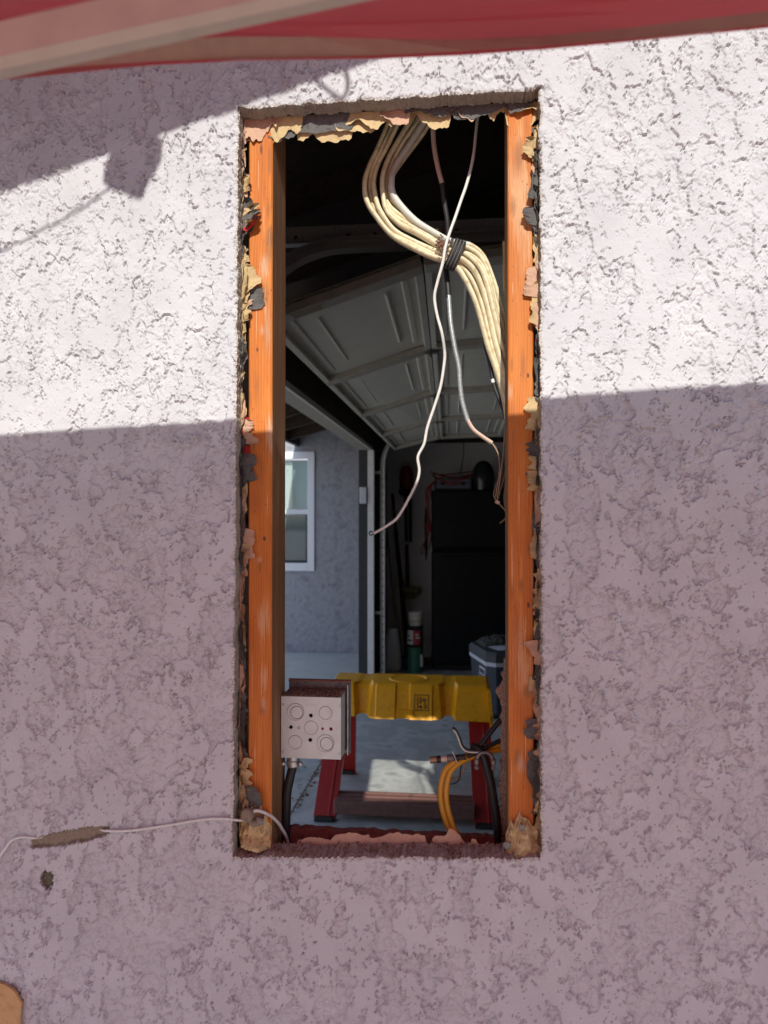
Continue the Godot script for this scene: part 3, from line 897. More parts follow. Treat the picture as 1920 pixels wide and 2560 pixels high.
func build_door() -> void:
	# tracks
	for s in 2:
		var z := -1.29 if s == 0 else -5.645
		var yh := 2.385 if s == 0 else 2.335
		var r := .36
		var cx := -.757 + r
		var path := [V(-.757, .0, z)]
		for k in 21:
			path.append(V(-.757, (yh - r) * (k + 1) / 21.0, z))
		for k in 12:
			var a := PI - PI / 2 * (k + 1) / 12.0
			path.append(V(cx + r * cos(a), yh - r + r * sin(a), z))
		path.append(V(1.9, yh + .01, z))
		var t := thing("door_track", "dirty curved steel track at the near end of the raised garage door" if s == 0 else "galvanised door track standing beside the white door stop", "track", V(0, 0, 0))
		var g := channel(path, .040, .050 if s == 0 else .045)
		for i in g.n.size():
			pass
		part("rail", g, M.galv_near if s == 0 else M.galv, t)
		for k in 2:
			g = G.new()
			var y := .62 + k * 1.29
			g.box(V(-.813, y, z - .012), V(.076, .028, .003), .001)
			g.box(V(-.848, y, z + .006), V(.004, .07, .040), .001)
			part("bracket", g, M.galv, t)
		if s == 1:
			for k in 26:
				g = G.new()
				g.box(V(-.757, .10 + k * .07, z + .0233), V(.008, .016, .0012), .0004)
				part("slot", g, M.hole, t)
	# door sections
	var d := thing("garage_door", "raised sectional steel garage door with embossed panels seen from below", "garage door")
	var zs := [-1.19, -2.29, -3.39, -4.49, -5.59]
	var edge := func(k: int, z: float) -> Vector3:
		var f := (z + 1.19) / -4.40
		match k:
			0: return V(-.66, 2.135, z)
			1: return V(lerpf(-.137, -.238, f), lerpf(2.305, 2.235, f), z)
			2: return V(lerpf(.37, .32, f), lerpf(2.345, 2.25, f), z)
			3: return V(lerpf(.88, .83, f), lerpf(2.352, 2.262, f), z)
			_: return V(lerpf(1.39, 1.34, f), lerpf(2.36, 2.274, f), z)
	for k in 4:
		var inset := .006
		var sec := G.new()
		var q0: Vector3 = edge.call(k, zs[0]); var q1: Vector3 = edge.call(k + 1, zs[0])
		var r0: Vector3 = edge.call(k, zs[4]); var r1: Vector3 = edge.call(k + 1, zs[4])
		var ex := (q1 - q0).normalized() * inset
		var upn := ((q1 - q0).cross(r0 - q0)).normalized()
		if upn.y < 0: upn = -upn
		var sk := func(u: float, f: float, off: float) -> Vector3:
			return (q0 + ex).lerp(q1 - ex, u).lerp((r0 + ex).lerp(r1 - ex, u), f) + upn * off
		# skin
		sec.quad(sk.call(0, 0, .0), sk.call(1, 0, .0), sk.call(1, 1, .0), sk.call(0, 1, .0))
		sec.quad(sk.call(0, 0, .006), sk.call(1, 0, .006), sk.call(1, 1, .006), sk.call(0, 1, .006))
		for uu in [0.0, 1.0]:
			sec.quad(sk.call(uu, 0, -.03), sk.call(uu, 1, -.03), sk.call(uu, 1, .006), sk.call(uu, 0, .006))
			var e := .045 if uu == 0.0 else -.045
			sec.quad(sk.call(uu, 0, -.03), sk.call(uu + e, 0, -.03), sk.call(uu + e, 1, -.03), sk.call(uu, 1, -.03))
			sec.quad(sk.call(uu + e, 0, -.03), sk.call(uu + e, 0, 0), sk.call(uu + e, 1, 0), sk.call(uu + e, 1, -.03))
		for i in sec.n.size():
			pass
		var so := part("section", sec, M.door, d)
		# embossed ribs of each panel, and stiles
		for c in 4:
			var fa := (c + .0) / 4.0 + .028
			var fb := (c + 1.0) / 4.0 - .028
			for rr in [[.10, .15, fa, fb], [.27, .30, fa + .02, fb - .02], [.74, .77, fa + .02, fb - .02], [.86, .91, fa, fb]]:
				var rib := G.new()
				var h := -.010
				var m0: float = rr[0] + .010
				var m1: float = rr[1] - .010
				var f0: float = rr[2]
				var f1: float = rr[3]
				var A: Vector3 = sk.call(rr[0], f0, -.0006); var B: Vector3 = sk.call(rr[1], f0, -.0006)
				var C: Vector3 = sk.call(rr[1], f1, -.0006); var D: Vector3 = sk.call(rr[0], f1, -.0006)
				var a: Vector3 = sk.call(m0, f0 + .004, h); var b: Vector3 = sk.call(m1, f0 + .004, h)
				var cc: Vector3 = sk.call(m1, f1 - .004, h); var dd: Vector3 = sk.call(m0, f1 - .004, h)
				rib.quad(a, b, cc, dd)
				rib.quad(A, B, b, a); rib.quad(B, C, cc, b); rib.quad(C, D, dd, cc); rib.quad(D, A, a, dd)
				part("emboss", rib, M.door, so)
		for c in 5:
			var st := G.new()
			var f := clampf(c / 4.0, .008, .992)
			var a: Vector3 = sk.call(.0, f, -.018)
			var b: Vector3 = sk.call(1.0, f, -.018)
			st.bar(a, b, .075, .030, upn, .003)
			part("stile", st, M.stile, so)
			if k == 0 and c == 0:
				var sg := G.new()
				var p0: Vector3 = sk.call(.17, f, -.0345)
				var p1: Vector3 = sk.call(.38, f, -.0345)
				sg.bar(p0, p1, .045, .001, upn, .0002)
				var s2 := part("sticker", sg, M.sticker, so)
				sg = G.new()
				for i in 17:
					var q := p0.lerp(p1, .06 + i * .052)
					var ww := .0012 if i % 3 else .0028
					sg.bar(q + V(0, -.0009, -.017), q + V(0, -.0009, .017), ww, .0006, V(0, 1, 0), 0.0)
				var pr := part("barcode", sg, M.print, d)
				pr.reparent(so)
		# hinges at the seam
		if k < 2:
			for c in [1, 2, 3]:
				var hg := G.new()
				var p: Vector3 = sk.call(.985, c / 4.0, -.038)
				hg.box(p, V(.085, .004, .045), .001)
				hg.tube([p + V(.0, -.006, -.03), p + V(.0, -.006, .03)], .008, 10)
				part("hinge", hg, M.galv_dark, so)

# ---------------------------------------------------------------- house across the driveway
func build_house() -> void:
	var h := thing("neighbouring_house", "grey blue stucco house wall with a white window beyond the driveway", "house")
	var g := G.new()
	# wall in pieces round the window opening
	for b in [[-7.0, -2.72, 0.0, 3.0], [-1.682, -.972, 0.0, 3.0], [-2.72, -1.682, 0.0, .908], [-2.72, -1.682, 2.233, 3.0]]:
		g = G.new()
		g.box(V((b[0] + b[1]) / 2, (b[2] + b[3]) / 2 - .02, -7.13), V(b[1] - b[0], b[3] - b[2] + .0, .2), 0.0)
		part("wall", g, M.grey_stucco, h)
	var w := Node3D.new()
	w.name = "window"
	h.add_child(w)
	var fr := func(x0: float, x1: float, y0: float, y1: float, z: float, dz: float, m: Material, called: String) -> void:
		var q := G.new()
		q.box(V((x0 + x1) / 2, (y0 + y1) / 2, z), V(x1 - x0, y1 - y0, dz), .004)
		part(called, q, m, w)
	fr.call(-1.758, -1.679, .904, 2.237, -7.045, .07, M.vinyl, "frame")
	fr.call(-2.724, -2.645, .904, 2.237, -7.045, .07, M.vinyl, "frame")
	fr.call(-2.645, -1.758, 2.158, 2.237, -7.0455, .07, M.vinyl, "frame")
	fr.call(-2.645, -1.758, .904, .990, -7.0455, .07, M.vinyl, "frame")
	fr.call(-2.645, -1.758, 1.535, 1.590, -7.05, .05, M.vinyl, "meeting_rail")
	fr.call(-1.784, -1.7585, .991, 1.534, -7.06, .04, M.trim_dark, "sash")
	fr.call(-2.645, -1.785, .991, 1.016, -7.06, .04, M.trim_dark, "sash")
	fr.call(-2.645, -1.7585, 1.5905, 2.1575, -7.075, .004, M.glass, "pane")
	fr.call(-2.645, -1.785, 1.0165, 1.534, -7.085, .004, M.glass, "pane")
	fr.call(-2.645, -1.7585, .99, 2.158, -7.20, .01, M.blind, "curtain")
	for i in 26:
		fr.call(-2.645, -1.955, 1.60 + i * .0215, 1.615 + i * .0215, -7.12, .006, M.slat, "blind_slat")
	fr.call(-2.645, -1.786, 1.02, 1.53, -7.10, .002, M.screen, "insect_screen")
	# door opener keypad on the charcoal jamb
	var kp := thing("keypad", "pale grey keypad box on the charcoal door jamb", "keypad", V(-.917, 1.695, -5.503))
	g = G.new()
	g.box(V(0, 0, .014), V(.064, .150, .026), .006)
	part("cover", g, M.band, kp)
	g = G.new()
	g.box(V(0, -.079, .010), V(.052, .006, .018), .002)
	part("hinge", g, M.trim_dark, kp)

# ---------------------------------------------------------------- canopy over the photographer
func build_canopy() -> void:
	var c := thing("canopy", "red fabric shade canopy with a beige hem hanging over the wall", "canopy")
	var z0 := .65
	var z1 := 3.65
	var e := func(x: float) -> float: return 2.052 + .053 * x       # eave height
	var xa := -1.55
	var xb := 1.45
	var corner := [V(xa, e.call(xa), z0), V(xb, e.call(xb), z0), V(xb, e.call(xb), z1), V(xa, e.call(xa), z1)]
	var peak := V(-.05, 2.78, 2.15)
	for k in 4:
		var g := G.new()
		var a: Vector3 = corner[k]
		var b: Vector3 = corner[(k + 1) % 4]
		for i in 12:
			for j in 12:
				var u0 := i / 12.0; var u1 := (i + 1) / 12.0
				var s0 := j / 12.0; var s1 := (j + 1) / 12.0
				var f := func(u: float, s: float) -> Vector3:
					return a.lerp(b, u).lerp(peak, s) - V(0, .05 * sin(u * PI) * sin(s * PI), 0) * (1.0 - s)
				g.quad(f.call(u0, s0), f.call(u1, s0), f.call(u1, s1), f.call(u0, s1))
		part("roof_panel", g, M.canopy, c)
		# valance with a beige hem and a red binding
		var vg := G.new(); var hg := G.new(); var bg := G.new()
		var nn := 60
		var drop := func(u: float) -> float:
			if k == 0:
				var x := lerpf(xa, xb, u)
				return 1.776 - .024 * x + .004 * sin(x * 5.0 + .6)
			return a.lerp(b, u).y - .27 + .004 * sin(u * 13.0)
		var side := (b - a).normalized().cross(Vector3.UP).normalized()
		var wave := func(u: float, s: float) -> Vector3:
			var top := a.lerp(b, u)
			var y := lerpf(top.y, drop.call(u), s)
			var bow := (.010 * sin(u * 17.0 + s * 2.2) + .006 * sin(u * 41.0 - s * 5.0) + .004 * sin(u * 9.0 + s * 9.0) + .0035 * sin(u * 23.0 + s * 70.0) + .002 * sin(u * 61.0 - s * 120.0)) * s
			return V(top.x, y, top.z) + side * bow
		for i in nn:
			var u0 := float(i) / nn; var u1 := float(i + 1) / nn
			for j in 36:
				var s0 := j / 36.0 * .956; var s1 := (j + 1) / 36.0 * .956
				vg.quad(wave.call(u0, s0), wave.call(u1, s0), wave.call(u1, s1), wave.call(u0, s1))
			var off := -side * .0012
			hg.quad(wave.call(u0, .956), wave.call(u1, .956), wave.call(u1, .992), wave.call(u0, .992))
			bg.quad(wave.call(u0, .992), wave.call(u1, .992), wave.call(u1, 1.0), wave.call(u0, 1.0))
			bg.quad(wave.call(u0, .992) + off, wave.call(u1, .992) + off, wave.call(u1, 1.0) + off, wave.call(u0, 1.0) + off)
		var vo := part("valance", vg, M.canopy, c)
		part("hem", hg, M.hem, vo)
		part("binding", bg, M.canopy, vo)
		var lg := G.new()
		var cp: Vector3 = corner[k]
		var inn := (V(-.05, cp.y, 2.15) - cp).normalized() * .06
		lg.box(V(cp.x + inn.x, cp.y / 2 - .015, cp.z + inn.z), V(.036, cp.y - .03, .036), .004)
		part("leg", lg, M.bar, c)
	# truss bar that crosses the top left of the view, and its crossing partner
	var tg := G.new()
	tg.bar(V(-1.47, 1.571, .735), V(-.02, 1.771, .735), .016, .027, Vector3.UP, .004)
	part("truss_bar", tg, M.bar, c)
	tg = G.new()
	tg.bar(V(-.0215, 1.7715, .735), V(1.40, 2.03, .735), .016, .027, Vector3.UP, .004)
	part("truss_bar", tg, M.bar, c)
	for k in [[V(-1.47, 1.95, .755), V(-.05, 2.74, 2.15)], [V(1.40, 2.09, .755), V(-.05, 2.74, 2.15)]]:
		tg = G.new()
		tg.bar(k[0], k[1], .02, .02, Vector3.UP, .003)
		part("roof_pole", tg, M.bar, c)

# ---------------------------------------------------------------- cables in the opening
func cable(called: String, pts: Array, r: float, m: Material, parent: Node3D, flat := 1.0, per := 6, sides := 10) -> MeshInstance3D:
	var g := G.new()
	g.tube(smooth(pts, per), r, sides, flat)
	return part(called, g, m, parent)

func build_cables() -> void:
	var b := thing("cable_bundle", "bundle of cream electrical cables tied together and swinging through the opening", "cables")
	var c1 := [V(-0.127,2.168,-0.135), V(-0.148,2.121,-0.137), V(-0.164,2.085,-0.139), V(-0.170,2.055,-0.137), V(-0.167,2.024,-0.133), V(-0.152,1.995,-0.129), V(-0.125,1.962,-0.127), V(-0.090,1.938,-0.125), V(-0.055,1.919,-0.123), V(-0.035,1.912,-0.120), V(-0.015,1.902,-0.122), V(-0.001,1.883,-0.124), V(0.011,1.855,-0.125), V(0.022,1.820,-0.125), V(0.037,1.772,-0.126), V(0.055,1.719,-0.128), V(0.067,1.659,-0.130)]
	var c2 := [V(-0.109,2.167,-0.135), V(-0.134,2.116,-0.137), V(-0.149,2.088,-0.139), V(-0.156,2.057,-0.137), V(-0.152,2.023,-0.133), V(-0.141,1.997,-0.129), V(-0.118,1.968,-0.127), V(-0.086,1.948,-0.125), V(-0.051,1.929,-0.123), V(-0.029,1.919,-0.120), V(-0.003,1.911,-0.122), V(0.015,1.893,-0.124), V(0.029,1.858,-0.125), V(0.040,1.820,-0.125), V(0.051,1.771,-0.126), V(0.063,1.719,-0.128), V(0.071,1.659,-0.130)]
	var c3 := [V(-0.084,2.178,-0.135), V(-0.111,2.131,-0.137), V(-0.132,2.092,-0.139), V(-0.142,2.060,-0.137), V(-0.140,2.031,-0.133), V(-0.131,2.002,-0.129), V(-0.108,1.978,-0.127), V(-0.080,1.960,-0.125), V(-0.047,1.939,-0.123), V(-0.025,1.928,-0.120), V(0.001,1.921,-0.122), V(0.023,1.899,-0.124), V(0.037,1.866,-0.125), V(0.046,1.830,-0.125), V(0.059,1.771,-0.126), V(0.069,1.719,-0.128), V(0.075,1.659,-0.133)]
	var c4 := [V(-0.064,2.185,-0.147), V(-0.098,2.138,-0.149), V(-0.124,2.097,-0.151), V(-0.134,2.071,-0.149), V(-0.136,2.038,-0.145), V(-0.126,2.013,-0.141), V(-0.101,1.990,-0.139), V(-0.070,1.970,-0.137), V(-0.041,1.951,-0.135), V(-0.023,1.941,-0.132), V(0.005,1.935,-0.134), V(0.027,1.915,-0.136), V(0.043,1.878,-0.137), V(0.051,1.843,-0.137), V(0.067,1.774,-0.138), V(0.075,1.721,-0.140), V(0.079,1.661,-0.142)]
	var c5 := [V(-0.042,2.191,-0.155), V(-0.073,2.146,-0.157), V(-0.109,2.105,-0.160), V(-0.126,2.074,-0.155), V(-0.130,2.047,-0.150), V(-0.118,2.020,-0.147), V(-0.093,1.995,-0.145), V(-0.064,1.974,-0.143), V(-0.037,1.955,-0.140), V(-0.019,1.947,-0.143), V(0.006,1.943,-0.145), V(0.030,1.924,-0.145), V(0.047,1.884,-0.145), V(0.056,1.846,-0.147), V(0.072,1.777,-0.150)]
	var c6 := [V(-0.056,2.181,-0.141), V(-0.091,2.129,-0.145), V(-0.120,2.084,-0.142), V(-0.125,2.059,-0.135), V(-0.122,2.032,-0.132), V(-0.104,2.005,-0.129), V(-0.080,1.980,-0.127), V(-0.051,1.962,-0.131), V(-0.033,1.951,-0.131), V(-0.017,1.946,-0.133), V(0.007,1.941,-0.136)]
	# all pass the top plate and leave the view behind the right stud
	for c in [c1, c2, c3, c4, c5, c6]:
		c.push_front(c[0] + V(.02, .06, -.005))
	for c in [c1, c2, c3, c4]:
		c.append(V(c[-1].x + .006, 1.58, -.138))
	var wob := RandomNumberGenerator.new()
	wob.seed = 4
	var packed := [c1, c2, c3, c4, c5]
	for k in [0, 2]:
		var mix := []
		for i in mini(packed[k].size(), packed[k + 1].size()):
			mix.append((packed[k][i] as Vector3).lerp(packed[k + 1][i], .5) + V(0, 0, -.007 + .004 * sin(i * .9 + k)))
		packed.append(mix)
	for c in packed:
		var pts := smooth(c, 3)
		var rr := []
		for i in pts.size():
			var ph: float = c[3].x * 90.0
			pts[i] += V(sin(i * .55 + ph) * .0013 + wob.randf_range(-.0002, .0002), wob.randf_range(-.0002, .0002), cos(i * .43 + ph * 2.0) * .003)
		pts = smooth(pts, 3)
		for i in pts.size():
			rr.append(.0066 + .0004 * sin(i * .11 + c[2].x * 60.0))
		var gg := G.new()
		gg.tube(pts, rr, 12, .62)
		part("cable", gg, M.cream, b)
	var o := cable("cable", c6, .0068, M.pale_cable, b, .8, 6, 12)
	o.set_meta("label", "paler grey cable on the inner side of the bend")
	# tie: several turns of dark wire round the bundle
	var cen := V(-.027, 1.928, -.129)
	var along := V(.92, -.40, 0).normalized()
	var u := V(0, 0, 1)
	var w := along.cross(u).normalized()
	for k in 7:
		var pts := []
		var c0 := cen + along * (.001 + k * .0028)
		for i in 25:
			var a := TAU * i / 24.0
			pts.append(c0 + w * cos(a) * .0255 + u * sin(a) * .0195 + along * sin(a) * .004)
		var g := G.new()
		g.tube(pts, .0014, 6, 1.0, false)
		part("tie_wire", g, M.felt if k % 2 else M.black, b)
	var rng := RandomNumberGenerator.new()
	rng.seed = 14
	var g := G.new()
	for i in 110:
		var p := V(-.040 + rng.randfn() * .006, 1.934 + rng.randfn() * .006, -.108 + rng.randf() * .006)
		var s := rng.randf_range(.0006, .0022)
		g.box(p, V(s * 2.2, s, s), 0.0, Basis.from_euler(V(rng.randf() * 3, rng.randf() * 3, rng.randf() * 3)))
	var dd := part("dirt_clump", g, M.dust, b)
	dd.set_meta("kind", "stuff")
	# thin white wire with a hook at its end
	var t := thing("hanging_wire", "thin white wire hanging down the middle of the opening with a hooked end", "wire")
	var p1 := [V(.026,2.26,-.135), V(0.023,2.177,-0.130), V(0.018,2.128,-0.123), V(0.013,2.080,-0.115), V(0.003,2.035,-0.107), V(-0.007,2.003,-0.100), V(-0.017,1.973,-0.098), V(-0.026,1.948,-0.097), V(-0.033,1.924,-0.097), V(-0.037,1.901,-0.099), V(-0.046,1.871,-0.105), V(-0.051,1.848,-0.110), V(-0.047,1.820,-0.115), V(-0.039,1.790,-0.120), V(-0.035,1.762,-0.135), V(-0.036,1.743,-0.139), V(-0.042,1.707,-0.144), V(-0.052,1.675,-0.148), V(-0.065,1.638,-0.153), V(-0.071,1.610,-0.158), V(-0.082,1.588,-0.163), V(-0.080,1.565,-0.169), V(-0.085,1.544,-0.175), V(-0.100,1.515,-0.182), V(-0.120,1.483,-0.188), V(-0.140,1.468,-0.194), V(-0.163,1.455,-0.199)]
	cable("sheath", p1, .0026, M.white_cable, t, 1.0, 8, 10)
	g = G.new()
	g.tube(smooth([V(-.161, 1.456, -.199), V(-.169, 1.4515, -.2), V(-.172, 1.4555, -.2), V(-.169, 1.4585, -.2), V(-.166, 1.456, -.199)]), .0011, 6)
	part("hook", g, M.black, t)
	# black cable that turns silver and ends in a stripped jacket
	t = thing("silver_cable", "black cable that turns silver below the bundle and ends in frayed wires", "cable")
	cable("dusty_jacket", [V(-.057,2.26,-.15), V(-0.056,2.182,-0.150), V(-0.055,2.151,-0.150), V(-0.053,2.118,-0.150), V(-0.046,2.080,-0.150), V(-0.0395,2.055,-0.150)], .0042, M.pink_cable, t)
	cable("black_jacket", [V(-0.040,2.060,-0.151), V(-0.036,2.025,-0.152), V(-0.031,1.994,-0.156), V(-0.030,1.967,-0.162), V(-0.031,1.938,-0.164), V(-0.033,1.911,-0.160), V(-0.030,1.880,-0.152), V(-0.0285,1.858,-0.150)], .0044, M.black, t)
	cable("silver_jacket", [V(-0.0285,1.862,-0.150), V(-0.027,1.839,-0.150), V(-0.025,1.814,-0.150), V(-0.020,1.783,-0.151), V(-0.017,1.767,-0.152), V(-0.011,1.739,-0.154), V(-0.009,1.708,-0.156), V(-0.005,1.680,-0.158), V(0.004,1.649,-0.160)], .0044, M.silver_cable, t)
	cable("bare_jacket", [V(0.003,1.651,-0.160), V(0.013,1.634,-0.160), V(0.029,1.621,-0.160), V(0.045,1.610,-0.160)], .0048, M.pink_cable, t, .7)
	cable("core", [V(0.044,1.611,-0.160), V(0.051,1.600,-0.156), V(0.056,1.587,-0.151), V(0.057,1.569,-0.147), V(0.055,1.548,-0.143), V(0.049,1.532,-0.139), V(0.047,1.520,-0.134), V(0.052,1.509,-0.130)], .0014, M.copper, t)
	cable("core", [V(0.044,1.612,-0.161), V(0.053,1.602,-0.160), V(0.059,1.590,-0.158), V(0.062,1.570,-0.15)], .0012, M.black, t)
	# loose bare wires by the right stud
	t = thing("bare_wires", "cluster of thin bare wires dangling beside the right stud", "wires")
	for q in [[V(.078,1.70,-.14), V(0.068,1.632,-0.130), V(0.064,1.598,-0.130), V(0.058,1.562,-0.130), V(0.052,1.533,-0.130), V(0.050,1.517,-0.130)], [V(.080,1.70,-.14), V(0.066,1.631,-0.126), V(0.062,1.587,-0.125), V(0.057,1.547,-0.125), V(0.052,1.511,-0.128)], [V(.079,1.69,-.145), V(.071,1.62,-.135), V(.066,1.56,-.134), V(.058,1.53,-.133), V(.054,1.514,-.131)], [V(0.052,1.509,-0.130), V(0.060,1.501,-0.130), V(0.066,1.493,-0.130), V(0.067,1.483,-0.130), V(0.056,1.473,-0.130)], [V(.074, 1.60, -.14), V(.067, 1.545, -.136), V(.064, 1.515, -.134), V(.066, 1.497, -.132)]]:
		cable("wire", q, .0013, M.copper, t, 1.0, 6, 7)
	g = G.new()
	g.box(V(.0525, 1.5085, -.127), V(.008, .006, .004), .001, Basis(V(0, 0, 1), -.5))
	part("tape", g, M.pink_cable, t)
	t = thing("black_lead", "black lead with a white marker ring beside the cream cables", "cable")
	cable("jacket", [V(.030,1.82,-.142), V(0.033,1.776,-0.145), V(0.039,1.751,-0.145), V(0.043,1.731,-0.145), V(0.046,1.714,-0.145), V(0.051,1.696,-0.144), V(0.058,1.678,-0.143), V(0.064,1.660,-0.142), V(.074, 1.62, -.142)], .0032, M.black, t)
	g = G.new()
	g.tube([V(.0456, 1.7165, -.1448), V(.0472, 1.7105, -.1447)], .0038, 12)
	part("marker_ring", g, M.trim_white, t)
	# white coax over the stucco
	t = thing("coax_lead", "thin pale cable stapled across the stucco into the lower left corner", "cable")
	var cx := [V(-.80, .868, .006), V(-.765, .908, .006), V(-0.744,0.935,0.005), V(-0.738,0.943,0.005), V(-0.728,0.957,0.005), V(-0.718,0.969,0.005), V(-0.705,0.974,0.004), V(-0.692,0.974,0.002), V(-0.681,0.972,-0.002), V(-.668, .972, -.0095), V(-.62, .979, -.0100), V(-.580, .986, -.0095), V(-0.565,0.990,0.001), V(-0.541,0.992,0.0045), V(-0.513,0.995,0.005), V(-0.459,1.005,0.005), V(-0.405,1.016,0.005), V(-0.370,1.019,0.005), V(-0.354,1.014,-0.004), V(-0.344,1.011,-0.012), V(-.337, 1.014, -.012)]
	cable("jacket", cx, .0021, M.white_cable, t, 1.0, 6, 8)
	cable("jacket", [V(-.334, 1.021, -.012), V(-0.328,1.025,-0.014), V(-0.322,1.025,-0.016), V(-0.314,1.021,-0.020), V(-0.305,1.009,-0.034), V(-0.299,0.993,-0.050), V(-0.295,0.979,-0.060), V(-0.291,0.961,-0.072), V(-.289, .94, -.08)], .0027, M.white_cable, t, 1.0, 6, 8)
	var kn := thing("cable_grommet", "dull brown knob holding the pale cable at the lower left stud", "grommet")
	g = G.new()
	g.lathe(V(-.338, 1.019, -.016), [Vector2(0, 0), Vector2(.0085, 0), Vector2(.0105, .003), Vector2(.0105, .008), Vector2(.008, .012), Vector2(0, .0128)], 20, Basis(V(1, 0, 0), V(0, .25, .97), V(0, -.97, .25)))
	part("head", g, M.putty, kn)
	g = G.new()
	g.tube(smooth([V(-.336, 1.010, -.018), V(-.329, 1.006, -.014), V(-.322, 1.008, -.016), V(-.320, 1.015, -.018)]), .006, 10)
	part("clip", g, M.putty, kn)
	# yellow twin cable, clamp and black leads low on the right
	t = thing("yellow_cable", "two strands of yellow cable bending down to the sill", "cable")
	var yl := [V(.070, 1.098, -.150), V(0.036,1.095,-0.140), V(0.020,1.091,-0.133), V(0.000,1.084,-0.127), V(-0.016,1.077,-0.120), V(-0.029,1.065,-0.117), V(-0.035,1.048,-0.113), V(-0.037,1.027,-0.110), V(-0.034,1.005,-0.107), V(-0.026,0.981,-0.103), V(-0.017,0.961,-0.100), V(-.012, .935, -.096)]
	for s in 2:
		var pts := []
		for i in yl.size():
			var f: float = smoothstep(1, 4, i)
			pts.append(yl[i] + (V(-.0048, 0, 0) * f + V(0, .004, 0) * (1 - f)) * (1.0 if s == 0 else -1.0) + V(0, 0, .002 * s))
		cable("strand", pts, .0054, M.yellow_cable, t, .85, 6, 12)
	t = thing("black_feeder", "thick black cable dropping from the clamp at the lower right", "cable")
	cable("jacket", [V(.012, 1.100, -.135), V(0.022,1.097,-0.126), V(0.029,1.088,-0.121), V(0.035,1.068,-0.120), V(0.042,1.040,-0.120), V(0.047,1.007,-0.120), V(0.051,0.978,-0.120), V(0.052,0.950,-0.120), V(.052, .930, -.118)], .0080, M.black, t, .85, 6, 14)
	cable("jacket", [V(0.012,1.092,-0.130), V(0.026,1.106,-0.135), V(0.038,1.120,-0.140), V(0.051,1.135,-0.145), V(0.065,1.150,-0.150), V(.085, 1.175, -.155)], .0055, M.black, t, .8, 6, 12)
	t = thing("cable_clamp", "grey metal cable clamp gripping the yellow and black cables", "clamp")
	g = G.new()
	var ring := []
	for i in 17:
		var a := PI * i / 16.0
		ring.append(V(.031 + cos(a) * .0125, 1.086 + sin(a) * .012, -.112))
	g.tube(ring, .0032, 8, 1.0)
	part("saddle", g, M.galv_dark, t)
	for sx in [-1.0, 1.0]:
		g = G.new()
		g.box(V(.031 + sx * .0135, 1.083, -.112), V(.007, .010, .010), .0015)
		part("lug", g, M.galv_dark, t)
		g = G.new()
		g.lathe(V(.031 + sx * .0135, 1.0755, -.108), [Vector2(0, 0), Vector2(.0032, 0), Vector2(.0032, .004), Vector2(0, .0045)], 12, Basis(V(1, 0, 0), V(0, -.6, .8), V(0, -.8, -.6)))
		part("screw", g, M.galv, t)
	t = thing("striped_wire", "short black and white wire curling up from the clamp", "wire")
	cable("core", [V(-0.022,1.135,-0.121), V(-0.016,1.129,-0.121), V(-0.010,1.116,-0.121), V(-0.007,1.107,-0.121), V(-0.001,1.100,-0.121), V(0.008,1.098,-0.120), V(0.022,1.097,-0.119)], .0022, M.black, t)
	cable("core", [V(-0.021,1.131,-0.119), V(-0.0165,1.1265,-0.119), V(-0.0115,1.115,-0.119), V(-0.0085,1.106,-0.119), V(-0.002,1.098,-0.119), V(0.008,1.0955,-0.118), V(0.022,1.096,-0.117)], .0014, M.pale_cable, t)
	t = thing("coax_connector", "coaxial plug with a metal tip and printed band pointing left", "connector")
	var cd := V(-1, -.12, 0).normalized()
	var seg := [[.004, .024, .0052, "barrel", M.black], [.0245, .035, .0062, "collar", M.galv_dark], [.0355, .0455, .0048, "band", M.pink_cable], [.046, .052, .0060, "ring", M.black], [.0525, .064, .0055, "plug", M.copper]]
	for s in seg:
		g = G.new()
		g.tube([V(.004, 1.087, -.121) + cd * s[0], V(.004, 1.087, -.121) + cd * s[1]], s[2], 14)
		part(s[3], g, s[4], t)
	cable("lead", [V(.002, 1.087, -.121), V(.012, 1.091, -.124), V(.028, 1.098, -.13), V(.06, 1.11, -.145)], .0036, M.black, t)
	g = G.new()
	g.bar(V(-.022, 1.098, -.115), V(-.014, 1.078, -.115), .0022, .006, V(0, 0, 1), .0008)
	part("tab", g, M.galv, t)
	t = thing("wire_loop", "small loop of thin dark wire behind the yellow cable", "wire")
	cable("core", [V(-0.030,1.040,-0.122), V(-0.018,1.042,-0.122), V(-0.011,1.050,-0.122), V(-0.009,1.064,-0.122), V(-0.006,1.074,-0.123), V(0.006,1.082,-0.124)], .0012, M.black, t, 1.0, 6, 7)
	cable("core", [V(-0.030,1.046,-0.125), V(-0.014,1.050,-0.125), V(-0.005,1.060,-0.125), V(-0.002,1.072,-0.125), V(0.006,1.083,-0.125)], .0016, M.copper, t, 1.0, 6, 7)
	t = thing("feeder_stub", "black cable leading down out of the metal junction box", "cable")
	cable("jacket", [V(-.288, 1.072, -.107), V(-0.290,1.060,-0.106), V(-0.292,1.050,-0.102), V(-0.297,1.023,-0.100), V(-0.298,1.000,-0.100), V(-0.299,0.977,-0.100), V(-0.299,0.950,-0.100), V(-.298, .930, -.1)], .0075, M.black, t, 1.0, 6, 14)

